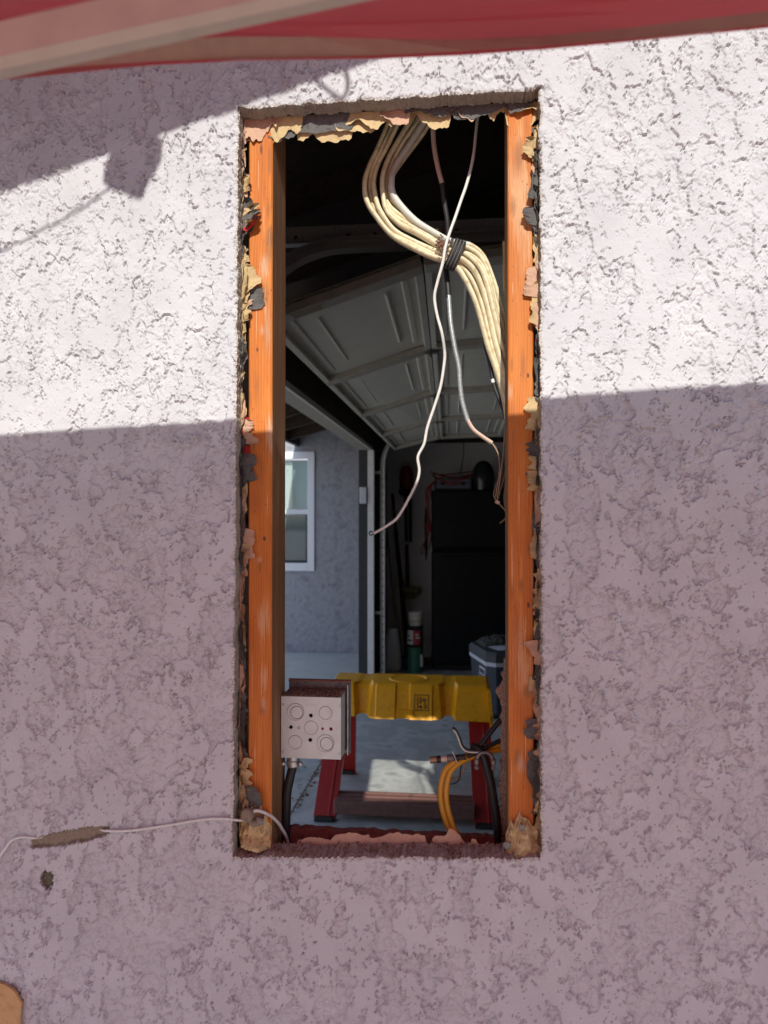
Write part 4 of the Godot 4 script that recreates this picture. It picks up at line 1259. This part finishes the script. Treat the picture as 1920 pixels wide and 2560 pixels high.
# ---------------------------------------------------------------- junction box
func build_box() -> void:
	var t := thing("junction_box", "square zinc junction box with round knockouts fixed to the left stud", "junction box", V(-.2535, 1.137, -.085))
	var body := CSGBox3D.new()
	body.name = "shell"
	body.size = V(.100, .101, .055)
	body.position = V(0, 0, -.0275)
	body.material = M.box_metal
	var inner := CSGBox3D.new()
	inner.name = "cavity"
	inner.size = V(.097, .098, .055)
	inner.position = V(0, 0, -.0015)
	inner.operation = CSGShape3D.OPERATION_SUBTRACTION
	inner.material = M.box_metal
	body.add_child(inner)
	inner.position = V(0, 0, -.002)
	for h in [[-.0335, .0, .0032], [.0, .020, .0033], [-.001, -.020, .0033], [-.0195, -.0005, .0028], [.0195, -.0010, .0022], [.0335, -.001, .0030]]:
		var cy := CSGCylinder3D.new()
		cy.name = "punched_hole"
		cy.radius = h[2]
		cy.height = .02
		cy.sides = 20
		cy.rotation.x = PI / 2
		cy.position = V(h[0], h[1], .0275)
		cy.operation = CSGShape3D.OPERATION_SUBTRACTION
		cy.material = M.box_metal
		body.add_child(cy, true)
	t.add_child(body)
	var bs := Basis(V(1, 0, 0), V(0, 0, 1), V(0, -1, 0))
	for k in [[-.0255, .0255, .0140, .0108], [.0245, .0250, .0108, .0], [-.0260, -.0245, .0112, .0], [.0245, -.0245, .0142, .0110], [.0005, .0, .0112, .0]]:
		var g := G.new()
		g.lathe(V(k[0], k[1], 0), [Vector2(k[2], 0), Vector2(k[2], .0003), Vector2(k[2] - .0005, .0008), Vector2(k[2] - .0011, .0003), Vector2(0, .00035)], 40, bs)
		var o := part("knockout", g, M.box_metal, t)
		g = G.new()
		g.lathe(V(k[0], k[1], 0), [Vector2(k[2] + .0004, 0), Vector2(k[2] + .0003, .0004), Vector2(k[2] - .0001, .0004), Vector2(k[2] - .0002, 0)], 40, bs)
		part("score_line", g, M.galv_dark, o)
		if k[3] > 0:
			g = G.new()
			var c := V(k[0] + .0018, k[1] - .001, .0003)
			g.lathe(c, [Vector2(k[3], 0), Vector2(k[3] - .0004, .0006), Vector2(k[3] - .0010, .0002)], 40, bs)
			part("inner_ring", g, M.galv_dark, o)
	var g2 := G.new()
	for p in [[-.0460, .037], [.0475, .037], [-.0460, -.041], [.0475, -.041]]:
		g2 = G.new()
		g2.lathe(V(p[0], p[1], -.0002), [Vector2(.0022, 0), Vector2(.0020, .0010), Vector2(.0006, .0013), Vector2(0, .0004)], 14, bs)
		part("rivet", g2, M.galv, t)
	g2 = G.new()
	g2.lathe(V(-.0195, -.0005, -.0012), [Vector2(.0024, 0), Vector2(.0024, .0008), Vector2(0, .0016)], 14, bs)
	part("screw", g2, M.galv, t)
	for p in [[.0195, -.0010], [.0335, -.001]]:
		g2 = G.new()
		g2.lathe(V(p[0], p[1], -.006), [Vector2(.0038, 0), Vector2(.0036, .003), Vector2(0, .0042)], 14, bs)
		part("wire_cap", g2, M.red_plastic, t)
	# wide mounting flange behind, with turned sides
	g2 = G.new()
	g2.box(V(.0035, .0045, -.0585), V(.108, .126, .0022), .0006)
	part("flange", g2, M.galv_dark, t)
	g2 = G.new()
	g2.box(V(.0555, .004, -.047), V(.0022, .118, .022), .0006)
	part("flange_lip", g2, M.galv, t)
	g2 = G.new()
	g2.box(V(.0035, .0660, -.0565), V(.108, .0022, .012), .0006)
	part("flange_lip", g2, M.red_wood, t)
	# clamp connector under the box
	g2 = G.new()
	g2.lathe(V(-.0345, -.0720, -.022), [Vector2(0, 0), Vector2(.0095, 0), Vector2(.0115, .002), Vector2(.0115, .010), Vector2(.0100, .012), Vector2(.0100, .0214), Vector2(0, .0214)], 24)
	part("connector", g2, M.galv, t)
	for s in [-1.0, 1.0]:
		g2 = G.new()
		g2.lathe(V(-.0345 + s * .0145, -.0640, -.012), [Vector2(0, -.004), Vector2(.0030, -.004), Vector2(.0034, 0), Vector2(.0030, .004), Vector2(0, .0048)], 14, bs)
		part("clamp_screw", g2, M.galv, t)
	# pressed lettering on the front
	var tm := TextMesh.new()
	var f := SystemFont.new()
	f.font_names = PackedStringArray(["Droid Sans"])
	tm.font = f
	tm.text = "E52 23 41"
	tm.font_size = 16
	tm.pixel_size = .00025
	tm.depth = .0004
	var l := MeshInstance3D.new()
	l.name = "stamped_text"
	l.mesh = tm
	l.material_override = M.galv
	l.position = V(.0, .0375, .0002)
	t.add_child(l)
	# wood shavings heaped on top
	var rng := RandomNumberGenerator.new()
	rng.seed = 8
	g2 = G.new()
	for i in 900:
		var x := rng.randf_range(-.048, .049)
		var z := rng.randf_range(-.056, -.002)
		var s := rng.randf_range(.0005, .0014)
		var y := .0507 + absf(rng.randfn()) * .0022 * minf(1.0, (-z) * 90.0)
		g2.box(V(x, y, z), V(s * rng.randf_range(1.0, 5.0), s * .6, s), 0.0, Basis.from_euler(V(rng.randf_range(-.5, .5), rng.randf() * 6.0, rng.randf_range(-.5, .5))))
	var sd := part("shavings", g2, M.dust, t)
	sd.set_meta("kind", "stuff")

# ---------------------------------------------------------------- sawhorse
func build_sawhorse() -> void:
	var t := thing("sawhorse", "yellow topped sawhorse with red steel legs and a brown tray", "sawhorse", V(-.30, 0, -2.90))
	var up := Node3D.new()
	up.name = "moulded_top"
	up.position = V(0, .616 - .8 * 1.27, 0)
	up.scale = V(1.25, 1.27, 1.16)
	t.add_child(up)
	# moulded top: profile swept along x with pockets cut into the front
	var g := G.new()
	# [x, inset of the front face, lean of the notch side, drop of the lower edge]
	var cut := [[-.335, .0, 0, 0], [-.325, .0, 0, 0], [-.222, .0, -1, 0], [-.204, .034, -1, .006], [-.178, .034, 1, .006], [-.160, .0, 1, -.004], [-.138, .0, 0, -.006], [-.132, -.006, 0, -.006], [-.054, -.006, 0, -.006], [-.048, .004, 0, -.004], [.004, .004, 0, -.004], [.010, -.006, 0, -.006], [.100, -.006, 0, -.006], [.106, .0, 0, -.006], [.138, .004, -1, -.004], [.156, .034, -1, .006], [.180, .034, 1, .006], [.196, .0, 1, -.006], [.325, .0, 0, -.008], [.340, .0, 0, -.008]]
	var xs := []
	var rows := []
	for q in cut:
		var f: float = q[1]
		var x: float = q[0]
		xs.append(x)
		var end := 1.0 if absf(x) > .33 else 0.0
		var dip: float = .012 if f > .02 else 0.0
		var k: float = q[2] * .011
		rows.append([V(x, .672 + q[3], .165 - f * .9), V(x, .690, .158 - f), V(x + k * .8, .772 - end * .004, .130 - f), V(x + k, .794 - end * .008 - dip * .4, .118 - f), V(x + k, .800 - end * .010 - dip, .102 - f * .9), V(x, .800 - end * .010 - dip * .2, .04), V(x, .800 - end * .010 - dip * .2, -.095), V(x, .792 - end * .008, -.112), V(x, .690, -.150), V(x, .672, -.155)])
	for i in xs.size() - 1:
		for j in 9:
			g.quad(rows[i][j], rows[i + 1][j], rows[i + 1][j + 1], rows[i][j + 1])
	for e in [0, xs.size() - 1]:
		for j in range(0, 8):
			var q: Array = rows[e]
			g.tri(q[0], q[j + 1], q[j + 2])
	# end skirt that reaches further down at the right
	part("top", g, M.horse, up)
	g = G.new()
	g.prism(PackedVector2Array([Vector2(.327, .700), Vector2(.338, .640), Vector2(.350, .618), Vector2(.352, .660), Vector2(.341, .785), Vector2(.330, .785)]), .02, .155)
	part("end_skirt", g, M.horse, up)
	g = G.new()
	g.prism(PackedVector2Array([Vector2(-.327, .700), Vector2(-.330, .785), Vector2(-.341, .785), Vector2(-.352, .660), Vector2(-.350, .618), Vector2(-.338, .640)]), .02, .155)
	part("end_skirt", g, M.horse, up)
	# round recess in the top, as a raised rim, a clamp foot below
	g = G.new()
	g.lathe(V(-.005, .7995, .002), [Vector2(.088, 0), Vector2(.084, .0035), Vector2(.076, .0035), Vector2(.070, -.002)], 40)
	part("top_rim", g, M.horse, up)
	g = G.new()
	g.box(V(-.01, .7985, .030), V(.10, .006, .050), .002)
	part("top_pad", g, M.horse, up)
	g = G.new()
	g.prism(PackedVector2Array([Vector2(-.05, .676), Vector2(.03, .676), Vector2(.018, .704), Vector2(-.038, .704)]), .14, .170)
	part("clip", g, M.horse, up)
	# rating sticker with its pictogram
	var st := Node3D.new()
	st.name = "rating_print"
	st.position = V(.057, .7320, .1512)
	st.rotation.x = deg_to_rad(-19)
	up.add_child(st)
	var pr := func(x0: float, y0: float, x1: float, y1: float) -> G:
		var q := G.new()
		q.box(V((x0 + x1) / 2, (y0 + y1) / 2, 0), V(absf(x1 - x0), absf(y1 - y0), .0006), 0.0)
		return q
	for r in [[-.030, -.032, -.0275, .032], [.0275, -.032, .030, .032], [-.0275, -.032, .0275, -.0295], [-.0275, .0295, .0275, .032]]:
		part("border", pr.call(r[0], r[1], r[2], r[3]), M.print, st)
	for r in [[-.006, -.004, -.001, .022], [.004, .0135, .017, .0168], [.004, .009, .015, .0123], [.004, .0045, .017, .0078], [.018, .011, .023, .014], [.009, -.0125, .022, -.0090], [.009, -.0185, .025, -.0150], [.009, -.0245, .021, -.0210]]:
		part("text_line", pr.call(r[0], r[1], r[2], r[3]), M.print, st)
	g = G.new()
	g.tube([V(-.014, .024, 0), V(-.018, .020, 0), V(-.014, .016, 0), V(-.019, .010, 0), V(-.012, .006, 0), V(-.019, .002, 0), V(-.012, -.002, 0), V(-.019, -.006, 0), V(-.015, -.012, 0)], .0018, 6)
	part("spring_symbol", g, M.print, st)
	g = G.new()
	g.prism(PackedVector2Array([Vector2(-.019, -.025), Vector2(-.015, -.015), Vector2(-.006, -.013), Vector2(-.003, -.010), Vector2(.002, -.013), Vector2(.002, -.022), Vector2(-.001, -.027), Vector2(-.004, -.019), Vector2(-.014, -.019), Vector2(-.016, -.026)]), -.0003, .0003)
	part("horse_symbol", g, M.print, st)
	g = G.new()
	g.prism(PackedVector2Array([Vector2(.011, -.005), Vector2(.019, -.005), Vector2(.015, .003)]), -.0003, .0003)
	part("triangle_symbol", g, M.print, st)
	# four splayed channel legs
	for sx in [-1.0, 1.0]:
		for sz in [-1.0, 1.0]:
			g = G.new()
			var a := V(sx * .364, .515, sz * .095)
			var b := V(sx * .392, .012, .42 if sz > 0 else -.26)
			var d := (b - a).normalized()
			var nrm := V(0, .45, sz)
			g.bar(a, b, .108, .004, nrm, .001)
			var x := d.cross(nrm).normalized()
			var y := x.cross(d).normalized()
			for k in [-1.0, 1.0]:
				g.bar(a + x * k * .053 - y * .012, b + x * k * .053 - y * .012, .004, .028, nrm, .001)
			g.bar(a - x * .020 + y * .003, b - x * .020 + y * .003, .012, .007, nrm, .003)
			var lo := part("leg", g, M.horse_leg, t)
			g = G.new()
			g.box(V(b.x, .012, b.z), V(.096, .022, .050), .004)
			part("foot", g, M.black, lo)
	# tray between the front legs
	g = G.new()
	g.box(V(.0, .066, .350), V(.690, .068, .150), .006)
	for z in [.300, .350, .400]:
		g.box(V(.0, .102, z), V(.685, .006, .020), .002)
	part("tray", g, M.tray, t)

# ---------------------------------------------------------------- things at the back of the garage
func build_back() -> void:
	var t := thing("refrigerator", "tall black refrigerator against the rear wall", "refrigerator", V(.045, 0, -6.45))
	var g := G.new()
	g.box(V(0, .89, -.03), V(.75, 1.74, .58), .012)
	part("body", g, M.fridge, t)
	for k in [[1.188, 1.765], [.07, 1.172]]:
		g = G.new()
		g.box(V(0, (k[0] + k[1]) / 2, .305), V(.755, k[1] - k[0], .075), .016)
		var d := part("door", g, M.fridge, t)
		g = G.new()
		var hy: float = k[0] + .03 if k[0] > 1.0 else k[1] - .05
		g.box(V(.02, hy, .3475), V(.60, .014, .012), .004)
		part("handle", g, M.fridge, d)
	g = G.new()
	g.box(V(0, .03, .25), V(.72, .06, .06), .004)
	part("kick_plate", g, M.soot, t)
	# case, cord and pot on top
	t = thing("plastic_case", "blue grey plastic case lying on top of the black fridge", "case", V(-.125, 1.762, -6.35))
	g = G.new()
	g.box(V(0, .065, 0), V(.37, .125, .22), .02)
	part("body", g, M.case, t)
	g = G.new()
	g.box(V(0, .075, .108), V(.38, .008, .012), .003)
	part("seam", g, M.soot, t)
	for x in [-.10, .10]:
		g = G.new()
		g.box(V(x, .075, .115), V(.04, .035, .012), .004)
		part("latch", g, M.soot, t)
	var c := thing("red_cord", "tangled dark red cord coiled over the case and hanging beside the fridge", "cord")
	var rng := RandomNumberGenerator.new()
	rng.seed = 31
	for k in 4:
		var pts := []
		for i in 26:
			var a := TAU * i / 24.0 + k * .4
			pts.append(V(-.125 + cos(a) * (.185 + .012 * k), 1.90 + .012 * k + sin(a * 2.0 + k) * .012 + (.03 if k % 2 else 0.0) - absf(sin(a)) * .02 + (-.06 * maxf(0, sin(a))), -6.35 + sin(a) * (.115 + .01 * k)))
		cable("coil", pts, .005, M.red_cord, c, 1.0, 3, 7)
	for k in 5:
		var x := -.34 - k * .012
		var dep := 1.15 + rng.randf() * .35
		var pts2 := [V(-.20, 1.905, -6.24), V(-.30, 1.86, -6.2), V(x, 1.76, -6.19), V(x - .01 + rng.randf() * .03, 1.55, -6.2), V(x + .015, 1.35, -6.2), V(x - .01, dep, -6.2)]
		if k == 2:
			pts2.append_array([V(x - .06, 1.14, -6.2), V(x - .075, 1.20, -6.2), V(x - .03, 1.26, -6.2)])
		cable("strand", pts2, .005, M.red_cord, c, 1.0, 4, 7)
	g = G.new()
	g.lathe(V(-.39, 1.05, -6.22), [Vector2(0, 0), Vector2(.008, .05), Vector2(.016, .14), Vector2(.018, .42), Vector2(.010, .55), Vector2(0, .56)], 12)
	single("black_sleeve", g, M.soot, "slim black sleeve hanging with the red cord beside the fridge", "sleeve")
	t = thing("domed_pot", "dark shiny domed pot on the right of the fridge top", "pot", V(.175, 1.762, -6.34))
	g = G.new()
	g.lathe(V(0, 0, 0), [Vector2(0, 0), Vector2(.105, 0), Vector2(.112, .01), Vector2(.115, .10)], 36)
	part("base", g, M.pot, t)
	g = G.new()
	var dome := []
	for i in 13:
		var a := PI / 2 * i / 12.0
		dome.append(Vector2(.122 * cos(a) + .001, .101 + .205 * sin(a)))
	g.lathe(V(0, 0, 0), dome, 36)
	part("dome", g, M.pot, t)
	g = G.new()
	g.tube([V(-.02, 2.30, -6.40), V(-.02, 2.15, -6.40), V(-.045, 1.97, -6.37), V(-.06, 1.93, -6.36)], .005, 7)
	single("pull_cord", g, M.black, "straight black cord hanging above the plastic case", "cord")
	# string trimmer on the wall
	t = thing("string_trimmer", "red string trimmer hanging upside down on the rear wall", "trimmer", V(-.625, 0, -6.74))
	g = G.new()
	g.lathe(V(0, 1.80, 0), [Vector2(0, 0), Vector2(.055, .0), Vector2(.075, .03), Vector2(.078, .12), Vector2(.060, .22), Vector2(.045, .245), Vector2(0, .25)], 18, Basis(), Vector2(1, .8))
	part("engine_housing", g, M.red_plastic, t)
	g = G.new()
	g.lathe(V(-.02, 1.715, 0), [Vector2(0, 0), Vector2(.05, .02), Vector2(.07, .05), Vector2(.06, .085), Vector2(0, .09)], 16)
	part("grip", g, M.soot, t)
	g = G.new()
	g.tube([V(-.015, 1.75, 0), V(.0, 1.2, .01), V(.02, .68, .03)], .016, 10)
	part("shaft", g, M.soot, t)
	g = G.new()
	g.tube([V(.035, 1.75, -.02), V(.04, 1.24, -.01)], .015, 10)
	part("strap", g, M.soot, t)
	g = G.new()
	g.box(V(.045, .735, .06), V(.22, .075, .14), .02, Basis(V(0, 0, 1), -.12))
	part("guard", g, M.olive, t)
	g = G.new()
	g.lathe(V(.03, .64, .06), [Vector2(0, 0), Vector2(.07, .005), Vector2(.075, .03), Vector2(.04, .06), Vector2(0, .06)], 18)
	part("spool_head", g, M.olive, t)
	g = G.new()
	g.box(V(-.01, 1.225, .02), V(.09, .025, .02), .005)
	part("clip", g, M.band, t)
	# long handles leaning in the corner
	g = G.new()
	g.tube([V(-.628, .0, -6.22), V(-.832, 1.62, -6.36)], .013, 10)
	single("broom_handle", g, M.galv_dark, "grey metal handle leaning against the door wall", "handle", "long handles in the rear corner")
	g = G.new()
	g.tube([V(-.560, .0, -6.42), V(-.742, 1.37, -6.80)], .013, 10)
	single("broom_handle", g, M.soot, "short black handle leaning against the rear wall", "handle", "long handles in the rear corner")
	g = G.new()
	g.tube([V(-.585, .0, -6.32), V(-.78, 1.75, -6.78)], .014, 10)
	single("broom_handle", g, M.soot, "long black handle leaning behind the grey one", "handle", "long handles in the rear corner")
	# stack of cans
	var base := V(-.49, 0, -6.06)
	t = thing("green_can", "green can at the bottom of the stack by the fridge", "can", base, "stacked cans")
	g = G.new()
	g.lathe(V(0, 0, 0), [Vector2(0, 0), Vector2(.074, 0), Vector2(.076, .006), Vector2(.074, .012), Vector2(.074, .232), Vector2(.077, .238), Vector2(.074, .246), Vector2(0, .246)], 28)
	part("body", g, M.green, t)
	g = G.new()
	g.box(V(.066, .12, .045), V(.022, .12, .03), .006, Basis(V(0, 1, 0), .6))
	part("label_strip", g, M.bucket, t)
	t = thing("paint_can", "can with a red and white label on the green can", "can", base + V(0, .2465, 0), "stacked cans")
	g = G.new()
	g.lathe(V(0, 0, 0), [Vector2(0, 0), Vector2(.078, 0), Vector2(.080, .006), Vector2(.077, .012), Vector2(.077, .190), Vector2(.081, .198), Vector2(.078, .206), Vector2(0, .206)], 28)
	part("body", g, M.soot, t)
	for k in [[1.75, 2.75, M.bucket], [.75, 1.72, M.can_red]]:
		g = G.new()
		for i in 8:
			var a := lerpf(k[0], k[1], i / 8.0)
			var b := lerpf(k[0], k[1], (i + 1) / 8.0)
			g.quad(V(cos(a), 0, sin(a)) * .0779 + V(0, .03, 0), V(cos(b), 0, sin(b)) * .0779 + V(0, .03, 0), V(cos(b), 0, sin(b)) * .0779 + V(0, .165, 0), V(cos(a), 0, sin(a)) * .0779 + V(0, .165, 0))
		part("printed_label", g, k[2], t)
	for k in [[1.25, .125, .03], [1.15, .095, .045], [2.2, .07, .05], [2.35, .11, .03]]:
		g = G.new()
		var a: float = k[0]
		g.box(V(cos(a), 0, sin(a)) * .0782 + V(0, k[1], 0), V(k[2], .016, .0015), 0.0, Basis(V(0, 1, 0), PI / 2 - a))
		part("print_block", g, M.soot if a > 2 else M.bucket, t)
	t = thing("white_pail", "small white pail on top of the stacked cans", "pail", base + V(.005, .4528, 0), "stacked cans")
	g = G.new()
	g.lathe(V(0, 0, 0), [Vector2(0, 0), Vector2(.060, 0), Vector2(.066, .07), Vector2(.071, .118), Vector2(.074, .120), Vector2(.074, .130), Vector2(.069, .130), Vector2(.062, .02), Vector2(0, .02)], 28)
	part("body", g, M.bucket, t)
	g = G.new()
	g.lathe(V(0, .035, 0), [Vector2(.0632, 0), Vector2(.0655, .003), Vector2(.0662, .018), Vector2(.0650, .020)], 28)
	part("stain_band", g, M.kraft, t)
	# sack and blue tub
	g = G.new()
	var prof := []
	for i in 11:
		var f := i / 10.0
		prof.append(Vector2(.088 * (1.0 - .45 * f * f) * (1.0 if i > 0 else .9), .41 * f))
	prof.append(Vector2(.0, .42))
	prof.push_front(Vector2(0, 0))
	g.lathe(V(-.715, 0, -6.12), prof, 22, Basis(), Vector2(1.0, .7))
	for i in g.v.size():
		var p := g.v[i]
		var d := nB.get_noise_3d(p.x * 22.0, p.y * 14.0, p.z * 22.0) * .022 * minf(1.0, p.y * 12.0)
		g.v[i] = p + V(p.x + .715, 0, p.z + 6.12).normalized() * d
	single("sack", g, M.sack, "crumpled white sack slumped on the floor behind the door track", "sack")
	g = G.new()
	g.lathe(V(-.600, 0, -6.24), [Vector2(0, 0), Vector2(.045, 0), Vector2(.055, .10), Vector2(.052, .11), Vector2(0, .10)], 22)
	single("blue_tub", g, M.blue, "small blue tub on the floor between the sack and the cans", "tub")
	# cooler
	var bs := Basis(V(.965, 0, -.263), V(0, 1, 0), V(.263, 0, .965))
	t = thing("cooler", "navy wheeled cooler with a pale band under its charcoal lid", "cooler", V(.278, 0, -4.678))
	t.basis = bs
	var bodyp := func(w: float, l: float, y: float, ch: float) -> PackedVector3Array:
		return PackedVector3Array([V(-w + ch, y, -l), V(w - ch, y, -l), V(w, y, -l + ch), V(w, y, l - ch), V(w - ch, y, l), V(-w + ch, y, l), V(-w, y, l - ch), V(-w, y, -l + ch)])
	var loft := func(rings: Array) -> G:
		var q := G.new()
		for i in rings.size() - 1:
			for k in 8:
				q.quad(rings[i][k], rings[i][(k + 1) % 8], rings[i + 1][(k + 1) % 8], rings[i + 1][k])
		for k in range(1, 7):
			q.tri(rings[0][0], rings[0][k], rings[0][k + 1])
			q.tri(rings[-1][0], rings[-1][k], rings[-1][k + 1])
		for i in range(0, q.v.size(), 3):
			var cc: Vector3 = (q.v[i] + q.v[i + 1] + q.v[i + 2]) / 3.0 - V(0, .25, 0)
			if q.n[i].dot(cc) < 0:
				for m in 3: q.n[i + m] = -q.n[i + m]
		return q
	part("body", loft.call([bodyp.call(.165, .245, .03, .05), bodyp.call(.170, .250, .05, .05), bodyp.call(.190, .272, .395, .055)]), M.cooler, t)
	part("trim_band", loft.call([bodyp.call(.197, .280, .3955, .06), bodyp.call(.199, .282, .425, .06)]), M.band, t)
	var lid := part("lid", loft.call([bodyp.call(.200, .284, .4255, .06), bodyp.call(.201, .285, .475, .06), bodyp.call(.188, .272, .500, .06)]), M.cooler_lid, t)
	lid.set_meta("label", "charcoal cooler lid")
	g = G.new()
	g.box(V(-.1895, .315, .10), V(.004, .100, .150), .001, Basis(V(0, 0, 1), -.055))
	var lb := part("brand_plate", g, M.band, t)
	g = G.new()
	g.box(V(-.1915, .313, .10), V(.002, .076, .130), .0005, Basis(V(0, 0, 1), -.055))
	part("plate_field", g, M.cooler, lb)
	var tm := TextMesh.new()
	var f := SystemFont.new()
	f.font_names = PackedStringArray(["Droid Sans"])
	f.font_weight = 700
	tm.font = f
	tm.text = "Coleman"
	tm.font_size = 24
	tm.pixel_size = .00115
	tm.depth = .001
	var l := MeshInstance3D.new()
	l.name = "lettering"
	l.mesh = tm
	l.material_override = M.band
	l.position = V(-.1935, .315, .10)
	l.rotation = V(0, -PI / 2, 0)
	lb.add_child(l)
	for z in [-.17, .17]:
		g = G.new()
		g.lathe(V(-.165, .055, z), [Vector2(0, -.02), Vector2(.05, -.02), Vector2(.055, -.015), Vector2(.055, .015), Vector2(.05, .02), Vector2(.02, .02), Vector2(.02, .026), Vector2(0, .026)], 24, Basis(V(0, 1, 0), V(-1, 0, 0), V(0, 0, 1)))
		part("wheel", g, M.galv_dark, t)
	# cloth heap and paper on the lid
	g = G.new()
	for i in 28:
		for j in 20:
			var q := []
			for d in [[0, 0], [1, 0], [1, 1], [0, 1]]:
				var u: float = (i + d[0]) / 28.0
				var w: float = (j + d[1]) / 20.0
				var env := pow(maxf(0.0, sin(u * PI) * sin(w * PI)), .45)
				var x := lerpf(-.145, .165, u)
				var z := lerpf(-.25, .03, w)
				q.append(t.position + bs * V(x, .4995 + env * (.055 + nB.get_noise_2d(u * 8.0, w * 7.0) * .045 + nE.get_noise_2d(u * 22.0, w * 22.0) * .012), z))
			g.quad(q[0], q[3], q[2], q[1])
	single("folded_cloth", g, M.cloth, "rumpled dark patterned cloth heaped on the cooler lid", "cloth")
	g = G.new()
	for i in 8:
		var u0 := i / 8.0
		var u1 := (i + 1) / 8.0
		var h := func(u: float) -> float: return .503 + .006 * sin(u * 4.0) + .003
		g.quad(t.position + bs * V(lerpf(-.10, .18, u0), h.call(u0), .22), t.position + bs * V(lerpf(-.10, .18, u1), h.call(u1), .22), t.position + bs * V(lerpf(-.13, .16, u1), h.call(u1), .045), t.position + bs * V(lerpf(-.13, .16, u0), h.call(u0), .045))
	single("paper_sheet", g, M.paper, "white sheet of paper lying on the cooler lid", "paper")
	# dark crate on the floor behind the sawhorse
	t = thing("floor_crate", "low dark plastic crate on the floor beside the cooler", "crate", V(-.02, 0, -4.75))
	g = G.new()
	g.box(V(0, .07, 0), V(.34, .14, .40), .012)
	part("body", g, M.cooler, t)
	g = G.new()
	g.box(V(0, .146, 0), V(.355, .012, .415), .005)
	part("rim", g, M.cooler_lid, t)
	# scraps on the sill and outside
	g = G.new()
	g.prism(PackedVector2Array([Vector2(-.86, .50), Vector2(-.702, .50), Vector2(-.7005, .69), Vector2(-.6985, .715), Vector2(-.7035, .722), Vector2(-.708, .730), Vector2(-.716, .737), Vector2(-.728, .7425), Vector2(-.745, .746), Vector2(-.86, .75)]), .004, .0085)
	var bs2 := single("cardboard_sheet", g, M.cardboard, "torn tan cardboard sheet against the wall at the lower left corner", "cardboard")
	g = G.new()
	g.box(V(-.78, .25, .0065), V(.155, .5, .005), .0005)
	part("lower_flap", g, M.cardboard, bs2)
	# dead leaves and grit along the slab joint
	g = G.new()
	rng.seed = 63
	for i in 260:
		var z := rng.randf_range(-1.4, -5.4)
		var x := -.872 + rng.randfn() * .012
		if rng.randf() < .3:
			x -= absf(rng.randfn()) * .12
		var s := rng.randf_range(.003, .012)
		g.box(V(x, .004, z), V(s * 2.0, .002, s), 0.0, Basis.from_euler(V(rng.randf_range(-.3, .3), rng.randf() * 6.0, rng.randf_range(-.3, .3))))
	var lf := part("leaf_litter", g, M.dust, self)
	tag(lf, "brown leaf litter lying along the garage slab joint", "leaf litter")
	lf.set_meta("kind", "stuff")

func _ready() -> void:
	# camera
	var cam := Camera3D.new()
	cam.name = "camera"
	cam.keep_aspect = Camera3D.KEEP_HEIGHT
	cam.position = V(0, 1.48, 1.115)
	cam.rotation = V(deg_to_rad(.56), deg_to_rad(6.3), 0)
	cam.near = .05
	cam.far = 400.0
	var at := CameraAttributesPhysical.new()
	at.frustum_focal_length = 17.34
	at.frustum_focus_distance = 1.25
	at.exposure_aperture = 4.6
	at.frustum_near = .05
	at.frustum_far = 400.0
	cam.attributes = at
	add_child(cam)
	cam.fov = 69.36
	cam.current = true
	# sky, exposure and sun
	var e := Environment.new()
	e.background_mode = Environment.BG_SKY
	var sky := Sky.new()
	var sm := ProceduralSkyMaterial.new()
	sm.sky_top_color = Color(.565, .655, .80)
	sm.sky_horizon_color = Color(.93, .90, .87)
	sm.sky_curve = .12
	sm.ground_horizon_color = Color(.62, .58, .52)
	sm.ground_bottom_color = Color(.40, .36, .31)
	sm.sky_energy_multiplier = 1.3
	sky.sky_material = sm
	e.sky = sky
	e.background_energy_multiplier = 1.0
	e.tonemap_mode = Environment.TONE_MAPPER_LINEAR
	e.tonemap_exposure = 1.0
	e.sdfgi_enabled = true
	e.ssao_enabled = true
	e.ssil_enabled = true
	var we := WorldEnvironment.new()
	we.name = "environment"
	we.environment = e
	add_child(we)
	var sun := DirectionalLight3D.new()
	sun.name = "sun"
	sun.light_energy = 1.6
	sun.light_color = Color(1.0, .995, .95)
	sun.light_angular_distance = .5
	sun.shadow_enabled = true
	add_child(sun)
	sun.look_at_from_position(V(.08, .615, 1) * 5.0, Vector3.ZERO)
	# the place
	make_materials()
	print("materials ", Time.get_ticks_msec())
	build_wall()
	build_garage()
	build_door()
	build_house()
	build_canopy()
	print("structure ", Time.get_ticks_msec())
	build_cables()
	build_box()
	build_sawhorse()
	build_back()
	print("done ", Time.get_ticks_msec())
